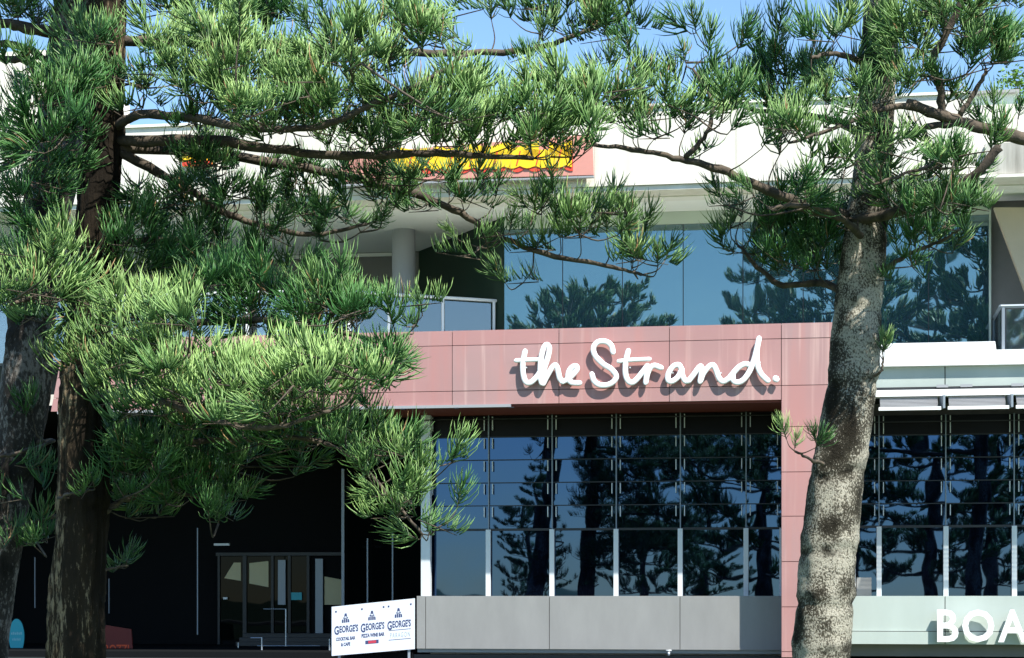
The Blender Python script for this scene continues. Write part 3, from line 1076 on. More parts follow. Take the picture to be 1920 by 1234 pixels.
prism('board_panel', OB, [P(185, 1238, vo), P(250, 1238, vo), P(246, 1180, vo), P(185, 1170, vo)], vo, vo + .05, M['orange'])
me = text_mesh('ROZZI', PU(243, vo) - PU(197, vo), .26, .02)
me.materials.append(M['orange2'])
link('printed_lettering', me, OB, Vector((PU(196, vo), vo - .004, PZ(210, 1226, vo))) - base_of(OB))
HR = fthing('steel_handrail', PU(550, 3), 3, .16, 'thin steel handrail on the steps by the dark shop doors', 'handrail')
hb = base_of(HR)


def hr_bar(x0, y0, x1, y1, v, r=.022, nm='rail_bar'):
    a, c = P(x0, y0, v), P(x1, y1, v)
    v_, f_ = tube_data([Vector((a[0], v, a[1])) - hb, Vector((c[0], v, c[1])) - hb], [r, r], 6)
    link(nm, mesh_from(nm, v_, f_, M['steel']), HR, (0, 0, 0))


for a in ((536, 1142, 536, 1212, 5), (491, 1195, 491, 1250, 3), (469, 1222, 469, 1250, 3), (618, 1198, 618, 1250, 3), (447, 1205, 447, 1222, 5)):
    hr_bar(a[0], a[1], a[2], a[3], a[4], .022, 'rail_post')
for a in ((482, 1211, 600, 1211, 5), (470, 1222, 618, 1222, 3), (494, 1142, 537, 1142, 5), (470, 1196, 492, 1196, 3)):
    hr_bar(a[0], a[1], a[2], a[3], a[4], .014)
TP = fthing('small_wall_tap', PU(1254, VB - .1), VB - .1, zb0 - .08, 'tiny pale blue fitting under the grey wall panels', 'tap')
tb2 = base_of(TP)
v_, f_ = tube_data([Vector((0, .12, .0)), Vector((0, 0, .0)), Vector((0, -.02, -.07))], [.035, .04, .025], 8)
link('tap_body', mesh_from('tap_body', v_, f_, M['steel'], True), TP, (0, 0, 0))
v_, f_ = tube_data([Vector((-.07, -.01, .06)), Vector((.07, -.01, .06))], [.02, .02], 6)
link('tap_handle', mesh_from('tap_handle', v_, f_, M['metal'], True), TP, (0, 0, 0))

# ------------------------------------------------------------ pine trees
def fan_template(seed, nf=46, kind='tuft', seg=3, rad=.0073):
    """Green finger-like branchlets round a short twig. Axis +Z (tuft) or +X with fingers rising to +Z (spray)."""
    r = np.random.default_rng(seed)
    V, Fq, Ft, tip, hue = [], [], [], [], []
    for i in range(nf):
        s = r.uniform(0, 1) ** .8
        if kind == 'tuft':
            base = np.array([0, 0, .30 * s])
            azm = r.uniform(0, 2 * np.pi)
            a0 = np.radians(r.uniform(60, 95) * (1 - .35 * s))
            a1 = np.radians(r.uniform(-8, 28))
            L = r.uniform(.24, .46) * (1.05 - .42 * s)
            hdir = np.array([np.cos(azm), np.sin(azm), 0])
            ax = np.array([0, 0, 1.])
        else:
            base = np.array([-.35 + .7 * s, r.uniform(-.02, .02), .05 * np.sin(s * 3)])
            azm = r.choice([-1, 1]) * np.radians(r.uniform(10, 85)) + r.uniform(-.2, .2)
            hdir = np.array([np.cos(azm) * .8, np.sin(azm), 0])
            hdir /= np.linalg.norm(hdir)
            a0 = np.radians(r.uniform(45, 80))
            a1 = np.radians(r.uniform(0, 28))
            L = r.uniform(.22, .44) * (1.05 - .35 * s)
            ax = np.array([.12, 0, 1.])
        p = base.copy()
        rad_i = rad * r.uniform(.8, 1.2)
        h = -1.0 if r.uniform() < .03 else r.uniform(-.2, .2)
        k0 = len(V)
        twist = r.uniform(-.25, .25)
        side = np.cross(hdir, ax)
        side /= np.linalg.norm(side)
        for j in range(seg + 1):
            t = j / seg
            a = a0 * (1 - t) + a1 * t
            d = hdir * np.sin(a) + ax * np.cos(a) + side * twist * t
            d /= np.linalg.norm(d)
            if j > 0:
                p = p + d * L / seg
            if j == seg:
                V.append(p); tip.append(1.0); hue.append(h)
            else:
                e1 = np.cross(d, side); e1 /= np.linalg.norm(e1)
                rr = rad_i * (1.0, 1.0, .8, .6, .5)[j]
                for q in range(3):
                    w = 2 * np.pi * q / 3
                    V.append(p + (side * np.cos(w) + e1 * np.sin(w)) * rr)
                    tip.append(t); hue.append(h)
        for j in range(seg - 1):
            for q in range(3):
                n2 = (q + 1) % 3
                Fq.append((k0 + j * 3 + q, k0 + j * 3 + n2, k0 + (j + 1) * 3 + n2, k0 + (j + 1) * 3 + q))
        j = seg - 1
        for q in range(3):
            Ft.append((k0 + j * 3 + q, k0 + j * 3 + (q + 1) % 3, k0 + seg * 3))
    return (np.array(V), np.array(Fq, dtype=np.int64).reshape(-1, 4), np.array(Ft, dtype=np.int64), np.array(tip), np.array(hue))


TUFT = [fan_template(100 + i, 36, 'tuft') for i in range(6)]
SPRAY = [fan_template(200 + i, 36, 'spray') for i in range(6)]
FAR = [fan_template(300 + i, 17, 'tuft', 2, .022) for i in range(4)]


def foliage_mesh(name, items, material):
    """items: (template, 3x3 matrix, origin, hue). One mesh."""
    Vs, Q, T, tp, hu = [], [], [], [], []
    off = 0
    for (tm, R, o, h) in items:
        v, q, t, a, hh = tm
        Vs.append(v @ R.T + o)
        Q.append(q + off)
        T.append(t + off)
        tp.append(a)
        hu.append(np.where(hh < -.5, -1.0, np.clip(hh + h, 0, 1)))
        off += len(v)
    V = np.concatenate(Vs)
    Q = np.concatenate(Q)
    T = np.concatenate(T)
    me = bpy.data.meshes.new(name)
    nq, nt = len(Q), len(T)
    me.vertices.add(len(V))
    me.vertices.foreach_set('co', V.astype(np.float32).ravel())
    me.loops.add(nq * 4 + nt * 3)
    me.loops.foreach_set('vertex_index', np.concatenate([Q.ravel(), T.ravel()]).astype(np.int32))
    me.polygons.add(nq + nt)
    me.polygons.foreach_set('loop_start', np.concatenate([np.arange(nq) * 4, nq * 4 + np.arange(nt) * 3]).astype(np.int32))
    me.polygons.foreach_set('use_smooth', np.ones(nq + nt, dtype=bool))
    a = me.attributes.new('tip', 'FLOAT', 'POINT')
    a.data.foreach_set('value', np.concatenate(tp).astype(np.float32))
    a = me.attributes.new('hue', 'FLOAT', 'POINT')
    a.data.foreach_set('value', np.concatenate(hu).astype(np.float32))
    me.materials.append(material)
    me.update(calc_edges=True)
    return me


def basis(z, x=None):
    z = z.normalized()
    x = x if x is not None else Vector((random.uniform(-1, 1), random.uniform(-1, 1), random.uniform(-1, 1)))
    x = (x - z * x.dot(z))
    if x.length < 1e-4: x = Vector((1, 0, 0)) - z * z.x
    x.normalize()
    y = z.cross(x)
    return np.array([[x.x, y.x, z.x], [x.y, y.y, z.y], [x.z, y.z, z.z]])


class Wood:
    def __init__(self): self.v, self.f = [], []

    def tube(self, path, rads, n=6):
        v, f = tube_data(path, rads, n)
        k = len(self.v)
        self.v += v
        self.f += [tuple(i + k for i in q) for q in f]


def trunk_mesh(name, path, rads, material, bumps=(), sides=44, ridge=0.0, seed=1, step=.05, rough=.05):
    """path: list of Vector low to high; resampled; radius noise, whorl collars at heights in bumps."""
    r = np.random.default_rng(seed)
    zs = np.array([p.z for p in path])
    X = np.array([p.x for p in path]); Y = np.array([p.y for p in path]); R = np.array(rads)
    zz = np.arange(zs[0], zs[-1], step)
    x, y, rr = np.interp(zz, zs, X), np.interp(zz, zs, Y), np.interp(zz, zs, R)
    k = 7
    ker = np.ones(k) / k
    def sm(a):
        return np.convolve(np.pad(a, k // 2, mode='edge'), ker, mode='valid')
    x, y, rr = sm(x), sm(y), sm(rr)
    ang = np.linspace(0, 2 * np.pi, sides, endpoint=False)
    A, Z = np.meshgrid(ang, zz)
    N = np.zeros_like(A)
    for i in range(26):
        fa = r.integers(1, 9)
        fz = r.uniform(.6, 9)
        N += np.sin(fa * A + fz * Z + r.uniform(0, 6.28)) / (1 + .35 * fa + .25 * fz) * .6
    N *= rough
    if ridge:
        w = 1.2 * np.sin(.9 * Z + 2) + .7 * np.sin(2.3 * Z)
        N += ridge * (np.abs(np.sin(7 * A + w)) - .6) + ridge * .5 * np.sin(17 * A + 2 * w)
    N += r.normal(0, rough * .22, A.shape)
    SCR_ = np.zeros_like(A)
    for (bz, amp) in bumps:
        ph = r.uniform(0, 6.28)
        N += amp * np.exp(-((Z - bz - .05 * np.sin(A + ph)) / .09) ** 2) * (.6 + .6 * np.sin(3 * A + ph))
        for _ in range(5):
            ca = r.uniform(0, 2 * np.pi)
            da = np.abs((A - ca + np.pi) % (2 * np.pi) - np.pi)
            cz = bz - .05 + r.normal(0, .05)
            g = .8 * np.exp(-(da / r.uniform(.18, .5)) ** 2 - ((Z - cz) / r.uniform(.04, .09)) ** 2)
            SCR_ += g
            N += .05 * np.exp(-(da / .22) ** 2 - ((Z - cz - .08) / .05) ** 2) - .04 * g
        N -= amp * .7 * np.exp(-((Z - bz + .16 - .04 * np.sin(2 * A + ph)) / .05) ** 2)
    RR = rr[:, None] * (1 + N)
    V = np.stack([x[:, None] + RR * np.cos(A), y[:, None] + RR * np.sin(A), Z], -1).reshape(-1, 3)
    n, m = len(zz), sides
    i, j = np.meshgrid(np.arange(n - 1), np.arange(m), indexing='ij')
    j2 = (j + 1) % m
    Q = np.stack([i * m + j, i * m + j2, (i + 1) * m + j2, (i + 1) * m + j], -1).reshape(-1, 4)
    me = bpy.data.meshes.new(name)
    me.from_pydata(V.tolist(), [], Q.tolist() + [list(range(m))[::-1], [(n - 1) * m + q for q in range(m)]])
    me.materials.append(material)
    me.polygons.foreach_set('use_smooth', [True] * len(me.polygons))
    at = me.attributes.new('scar', 'FLOAT', 'POINT')
    SN = np.clip(SCR_ * (1 + r.normal(0, .7, A.shape)), 0, .92)
    at.data.foreach_set('value', SN.ravel().astype(np.float32))
    me.update()
    return me


def whorls(rs, zlo, zhi, x_of, maxlen, spacing=.85, per=5, tufts=11, droop=.12, dirs=None, tm=None, hue=.2, scale=1.0, skip=None):
    """Generic upper crown: wood + foliage items."""
    w, items = Wood(), []
    tm = tm or FAR
    z = zlo
    k = 0
    while z < zhi:
        t = (z - zlo) / max(.1, zhi - zlo)
        L0 = maxlen * (1 - t) ** .75 + .5
        for b in range(per):
            a = 2 * math.pi * (b + .5 * (k % 2)) / per + rs.uniform(-.35, .35)
            L = L0 * rs.uniform(.7, 1.15)
            cx, cy = x_of(z)
            o = Vector((cx, cy, z + rs.uniform(-.15, .15)))
            d = Vector((math.cos(a), math.sin(a), 0))
            if skip and skip(o, d, L): continue
            pts = [o + d * (L * s) + Vector((0, 0, L * (.10 * s - droop * math.sin(s * 3) + .18 * s * s))) for s in (0, .2, .4, .6, .8, 1)]
            r0 = .03 + .012 * L
            w.tube(pts, [r0 * (1 - .8 * s) for s in (0, .2, .4, .6, .8, 1)], 5)
            nt = int(tufts * L / maxlen) + 3
            for i in range(nt):
                s = .3 + .7 * (i + rs.random()) / nt
                q = min(4, int(s * 5))
                p = pts[q].lerp(pts[q + 1], s * 5 - q)
                side = Vector((-d.y, d.x, 0)) * rs.choice((-1, 1)) * rs.uniform(.1, .55) * (1.2 - s * .6)
                e = p + side + Vector((0, 0, rs.uniform(-.05, .2))) + d * rs.uniform(0, .3)
                w.tube([p, p.lerp(e, .5) - Vector((0, 0, .03)), e], [.012, .01, .008], 3)
                dirn = (Vector((0, 0, 1)) * rs.uniform(.5, 1.1) + d * .4 + side * .7)
                items.append((rs.choice(tm), basis(dirn) * scale * rs.uniform(.9, 1.5), np.array(e), hue + rs.uniform(-.15, .15)))
        z += spacing * rs.uniform(.85, 1.15)
        k += 1
    return w, items


def far_pine_data(seed, h, rad):
    rs = random.Random(seed)
    w, items = whorls(rs, h * .14, h * .97, lambda z: (0, 0), rad, spacing=h / 15, per=5, tufts=12, scale=1.5)
    tm = trunk_mesh('trunk', [Vector((0, 0, -.1)), Vector((0, 0, h * .5)), Vector((0, 0, h))], [.5, .32, .04], M['bark_b'], (), 14, 0, seed, .5)
    return tm, mesh_from('limbs', w.v, w.f, M['twig']), foliage_mesh('foliage', items, M['leaf_dim'])


def far_pine(data, x, y, rz, s, label):
    t = empty('pine_tree', (x, y, 0), rz, label, 'tree', 'pine trees across the road')
    t.scale = (s, s, s)
    link('trunk', data[0], t)
    link('limb_framework', data[1], t)['kind'] = 'stuff'
    link('foliage', data[2], t)['kind'] = 'stuff'


# ---- the pines in view: every limb is traced by pixel at its own distance
def pine(name_label, y0, trunk_px, bark, bumps, ridge, rough, limbs, seed, crown, group):
    """trunk_px: (px, py, width_px) top to bottom at depth y0."""
    rs = random.Random(seed)
    tp = sorted([(wpt(px, py, y0), wd * y0 / F / 2) for px, py, wd in trunk_px], key=lambda a: a[0].z)
    lo = tp[0]
    d0 = (tp[1][0] - tp[0][0])
    base = tp[0][0] - d0 * ((tp[0][0].z + .1) / d0.z)
    path = [base] + [a[0] for a in tp]
    rads = [lo[1] * 1.1] + [a[1] for a in tp]
    top = path[-1]
    zt_ = top.z + crown['up']
    path += [Vector((top.x + .1, top.y, top.z + crown['up'] * .5)), Vector((top.x + .15, top.y, zt_))]
    rads += [rads[-1] * .72, .05]
    root = empty('pine_tree', (base.x, base.y, 0), 0, name_label, 'tree', group)
    rb = Vector(root.location)
    zs = [p.z for p in path]
    tme = trunk_mesh('trunk', [p - rb for p in path], rads, bark, [(CAMZ + (HOR - py) / F * y0, amp) for py, amp in bumps], 48, ridge, seed, .045, rough)
    link('trunk', tme, root)

    def x_of(z):
        return float(np.interp(z, zs, [p.x for p in path])) - rb.x, float(np.interp(z, zs, [p.y for p in path])) - rb.y
    # upper crown above the picture
    w, items = whorls(rs, crown['z0'], zt_ - .2, x_of, crown['len'], .95, 5, 13, tm=FAR, scale=1.25, skip=crown.get('skip'))
    ob = link('upper_limb_framework', mesh_from('upper_limb_framework', w.v, w.f, M['twig']), root)
    ob['kind'] = 'stuff'
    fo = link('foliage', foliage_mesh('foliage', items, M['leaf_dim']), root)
    fo['kind'] = 'stuff'
    for lb in limbs:
        w = Wood()
        pts = []
        for q in lb['path']:
            px, py, dy = q
            pts.append(wpt(px, py, y0 + dy))
        sm = catmull(pts, 6)
        r0, r1 = lb['r'][0] * y0 / F, lb['r'][1] * y0 / F
        n = len(sm)
        jit = [Vector((rs.uniform(-1, 1), rs.uniform(-1, 1), rs.uniform(-1, 1))) * .012 for _ in sm]
        sm = [p + j for p, j in zip(sm, jit)]
        w.tube(sm, [(r0 + (r1 - r0) * i / (n - 1)) * rs.uniform(.88, 1.15) for i in range(n)], 10)
        nodes = [(p, (sm[min(i + 1, n - 1)] - sm[max(i - 1, 0)]).normalized(), 0) for i, p in enumerate(sm)][1:]
        items = []
        todo = []
        for (cx, cy, rx, ry, cnt, sc, hue) in lb['fol']:  # hue paints sunlit regions paler and shaded ones darker
            for _ in range(max(2, int(cnt * .47))):
                a = rs.uniform(0, 2 * math.pi)
                q = math.sqrt(rs.random())
                px, py = cx + math.cos(a) * q * rx * 1.14, cy + math.sin(a) * q * ry * 1.14
                # depth of the nearest limb point in the picture
                best = min(range(n), key=lambda i: (sm[i].x / sm[i].y * F + 960 - px) ** 2 + (HOR - (sm[i].z - CAMZ) / sm[i].y * F - py) ** 2)
                dd = sm[best].y + rs.gauss(0, .6)
                todo.append((wpt(px, py, dd), sc * 1.14, hue))
        todo.sort(key=lambda a: min((a[0] - m[0]).length for m in nodes[::3]))
        for (p, sc, hue) in todo:
            # attach to the nearest node, preferring ones nearer the trunk
            bi = min(range(len(nodes)), key=lambda i: (nodes[i][0] - p).length + .12 * nodes[i][2] + (.25 if nodes[i][0].z > p.z + .1 else 0))
            nb_, nd, lev = nodes[bi]
            v = p - nb_
            L = v.length
            start = nb_
            outw = (v.normalized() if L > .02 else Vector((0, 0, 1)))
            mid = start.lerp(p, .5) + nd * L * .10 - Vector((0, 0, L * rs.uniform(.05, .16)))
            tw = catmull([start, mid, p], 3)
            rr = .006 + .006 * min(L, 1.2)
            w.tube(tw, [rr * (1.25 - .6 * i / (len(tw) - 1)) for i in range(len(tw))], 4)
            if lev < 4:
                for i in range(2, len(tw)):
                    nodes.append((tw[i], (tw[i] - tw[i - 1]).normalized(), lev + 1))
            h = hue + rs.uniform(-.38, .3)
            if rs.random() < lb.get('spray', .45):
                xh = Vector((outw.x, outw.y, 0)) + Vector((rs.uniform(-.5, .5), rs.uniform(-.7, .7), rs.uniform(-.12, .22)))
                zv = Vector((rs.uniform(-.3, .3), rs.uniform(-.45, .25), 1))
                items.append((rs.choice(SPRAY), basis(zv, xh) * sc * rs.uniform(.85, 1.2), np.array(p), h))
                xx = (xh - zv * xh.dot(zv)).normalized() if xh.length > .01 else Vector((1, 0, 0))
                w.tube([p - xx * .3 * sc, p, p + xx * .3 * sc], [.007, .008, .004], 4)
            else:
                zv = (Vector((0, 0, 1)) * rs.uniform(.45, 1.1) + outw * .75 + Vector((rs.uniform(-.35, .35), rs.uniform(-.55, .2), 0))).normalized()
                items.append((rs.choice(TUFT), basis(zv) * sc * rs.uniform(.8, 1.25), np.array(p), h))
                w.tube([p, p + zv * .27 * sc], [.008, .004], 4)
        br = link('branch', mesh_from('branch', [v - rb for v in w.v], w.f, M['twig'], True), root)
        if items:
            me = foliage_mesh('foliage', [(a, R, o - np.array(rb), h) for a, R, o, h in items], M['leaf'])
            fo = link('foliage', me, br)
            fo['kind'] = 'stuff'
    return root


# right-hand pine
Y1 = 25.0
right_limbs = [
    dict(path=[(1595, 408, 0), (1510, 388, -.4), (1440, 355, -.7), (1350, 318, -1.0), (1275, 298, -1.2), (1200, 282, -1.4), (1110, 270, -1.5)], r=(11, 3), spray=.4,
         fol=[(1330, 235, 90, 55, 26, 1.0, .45), (1190, 200, 75, 45, 24, 1.0, .5), (1180, 128, 60, 18, 8, .85, .1), (1420, 250, 70, 50, 12, 1.0, .45),
              (1090, 210, 60, 60, 22, 1.0, .6), (1500, 340, 50, 25, 7, .85, .3), (1220, 250, 60, 30, 9, .9, .4)]),
    dict(path=[(1285, 296, -1.2), (1325, 250, -1.3), (1335, 190, -1.3), (1300, 130, -1.2)], r=(5, 2.5), spray=0,
         fol=[(1305, 90, 25, 30, 7, .95, .05), (1385, 85, 12, 16, 4, .95, .0), (1300, 140, 30, 25, 8, .9, .05), (1355, 175, 40, 25, 8, .9, .1)]),
    dict(path=[(1625, 255, 0), (1560, 225, .6), (1480, 212, 1.0), (1410, 205, 1.2), (1360, 170, 1.3)], r=(8, 3), spray=.15,
         fol=[(1440, 170, 70, 45, 30, 1.0, .05), (1455, 65, 16, 32, 6, 1.0, .45), (1550, 150, 45, 40, 10, 1.0, .3), (1440, 110, 25, 30, 6, .9, .0), (1380, 150, 40, 30, 10, .9, .0), (1500, 130, 30, 25, 6, 1.0, .3)]),
    dict(path=[(1640, 130, 0), (1600, 110, -.9), (1560, 100, -1.6), (1520, 110, -2.0)], r=(7, 3), spray=.5,
         fol=[(1620, 75, 60, 40, 22, 1.05, .65), (1600, 150, 70, 35, 14, 1.0, .4), (1560, 80, 30, 30, 6, 1.0, .4)]),
    dict(path=[(1650, 60, 0), (1700, 35, -.8), (1760, 20, -1.4), (1850, 10, -1.8)], r=(7, 3), spray=.5,
         fol=[(1720, 25, 60, 35, 16, 1.0, .4), (1860, 35, 45, 35, 14, 1.0, .4), (1800, 15, 50, 25, 10, 1.0, .3)]),
    dict(path=[(1600, 415, -.1), (1690, 395, -.7), (1770, 362, -1.1), (1830, 325, -1.4), (1875, 275, -1.5)], r=(10, 8), spray=.4,
         fol=[(1710, 365, 60, 32, 20, 1.0, .4), (1790, 350, 60, 50, 20, .95, .3), (1570, 385, 45, 20, 8, 1.0, .45), (1740, 410, 70, 30, 18, 1.0, .3), (1850, 290, 30, 40, 7, .9, .2)]),
    dict(path=[(1620, 445, -.2), (1560, 400, -1.0), (1500, 385, -1.5), (1440, 390, -1.8)], r=(7, 3), spray=.5,
         fol=[(1560, 320, 55, 35, 13, .95, .5), (1500, 400, 50, 25, 10, .9, .2), (1650, 350, 40, 20, 5, 1.0, .5), (1380, 375, 40, 25, 7, .7, .0)]),
    dict(path=[(1600, 560, 0), (1540, 530, .6), (1470, 535, .9), (1420, 500, 1.1), (1385, 460, 1.2)], r=(8, 3), spray=.1,
         fol=[(1500, 480, 75, 45, 46, 1.0, .0), (1420, 450, 60, 40, 26, .95, .0), (1390, 395, 40, 25, 9, .8, .0), (1560, 470, 30, 50, 16, 1.0, .0), (1460, 430, 60, 30, 14, 1, .05)]),
    dict(path=[(1640, 520, 0), (1700, 478, -.4), (1760, 455, -.6), (1800, 430, -.8)], r=(5, 2), spray=.2,
         fol=[(1720, 445, 55, 30, 18, .9, .15), (1790, 420, 30, 25, 8, .8, .1), (1690, 520, 40, 25, 8, .8, .1), (1770, 470, 30, 18, 4, .8, .4)]),
    dict(path=[(1545, 870, -.4), (1520, 862, -.6), (1492, 845, -.7)], r=(4, 2), spray=0, fol=[(1518, 835, 12, 16, 5, .6, .1), (1485, 832, 16, 10, 6, .6, .9)]),
    dict(path=[(1640, 705, -.3), (1652, 695, -.4), (1655, 678, -.4)], r=(3, 2), spray=0, fol=[(1650, 664, 9, 10, 7, .6, .4)]),
]
pine('lone speckled-bark pine standing in front of the pink pillar', Y1,
     [(1652, 0, 62), (1645, 150, 68), (1638, 300, 70), (1624, 430, 80), (1610, 560, 88), (1600, 700, 94), (1585, 800, 98), (1568, 900, 100), (1557, 1000, 106), (1549, 1100, 106), (1540, 1234, 108)],
     M['bark_r'], [(408, .06), (560, .06), (702, .07), (868, .05), (1012, .05), (1112, .06), (1210, .04), (280, .06), (130, .06)], 0, .03,
     right_limbs, 3, dict(up=8.5, z0=10.2, len=3.0), 'pine trees in front of the building')

# tree beyond the right edge: only its thick limb reaches in
off_limbs = [
    dict(path=[(2440, 320, 0), (2280, 312, -.1), (2100, 290, -.2), (1930, 262, -.5), (1850, 243, -.8), (1780, 222, -.9), (1700, 195, -1.0)], r=(15, 9), spray=.3,
         fol=[(1880, 215, 35, 18, 5, .8, .3), (1660, 230, 45, 30, 9, .9, .3), (1790, 200, 30, 15, 3, .8, .2)]),
    dict(path=[(1710, 196, -1.0), (1640, 208, -1.2), (1570, 238, -1.5), (1480, 268, -1.7)], r=(6, 2.5), spray=.6,
         fol=[(1560, 215, 60, 25, 12, .95, .55), (1460, 235, 50, 30, 12, .95, .6), (1650, 180, 35, 20, 8, .9, .4)]),
    dict(path=[(1765, 215, -.9), (1763, 165, -1.0), (1748, 118, -1.1), (1775, 62, -1.2), (1805, 0, -1.3), (1815, -60, -1.3)], r=(8, 5), spray=.4,
         fol=[(1700, 100, 50, 35, 15, 1.0, .5), (1830, 60, 45, 40, 16, 1.0, .4), (1740, 50, 40, 30, 12, 1.0, .4), (1700, 150, 40, 20, 9, .9, .3), (1850, 120, 40, 35, 17, 1.0, .3), (1790, 90, 30, 30, 7, 1, .4)]),
    dict(path=[(1800, 215, -.9), (1830, 170, -.9), (1850, 130, -.9)], r=(5, 3), spray=.2, fol=[(1790, 175, 30, 20, 5, .8, .1), (1860, 110, 30, 25, 7, 1, .1)]),
    dict(path=[(1790, 232, -.9), (1735, 238, -.9), (1710, 262, -.9)], r=(6, 5), spray=0, fol=[]),
    dict(path=[(1733, 238, -.9), (1738, 275, -1.0), (1752, 305, -1.1), (1700, 325, -1.3), (1640, 345, -1.4)], r=(5, 2), spray=.5,
         fol=[(1770, 290, 30, 28, 8, .85, .3), (1680, 285, 30, 25, 8, .85, .6), (1800, 330, 30, 18, 5, .8, .2)]),
]
pine('pine reaching in from beyond the picture edge above the white ledge', 24.5,
     [(2450, 0, 70), (2440, 400, 80), (2425, 800, 90), (2410, 1234, 100)], M['bark_b'], [(300, .08)], 0, .05, off_limbs, 5, dict(up=8.0, z0=10.6, len=2.8), 'pine trees in front of the building')

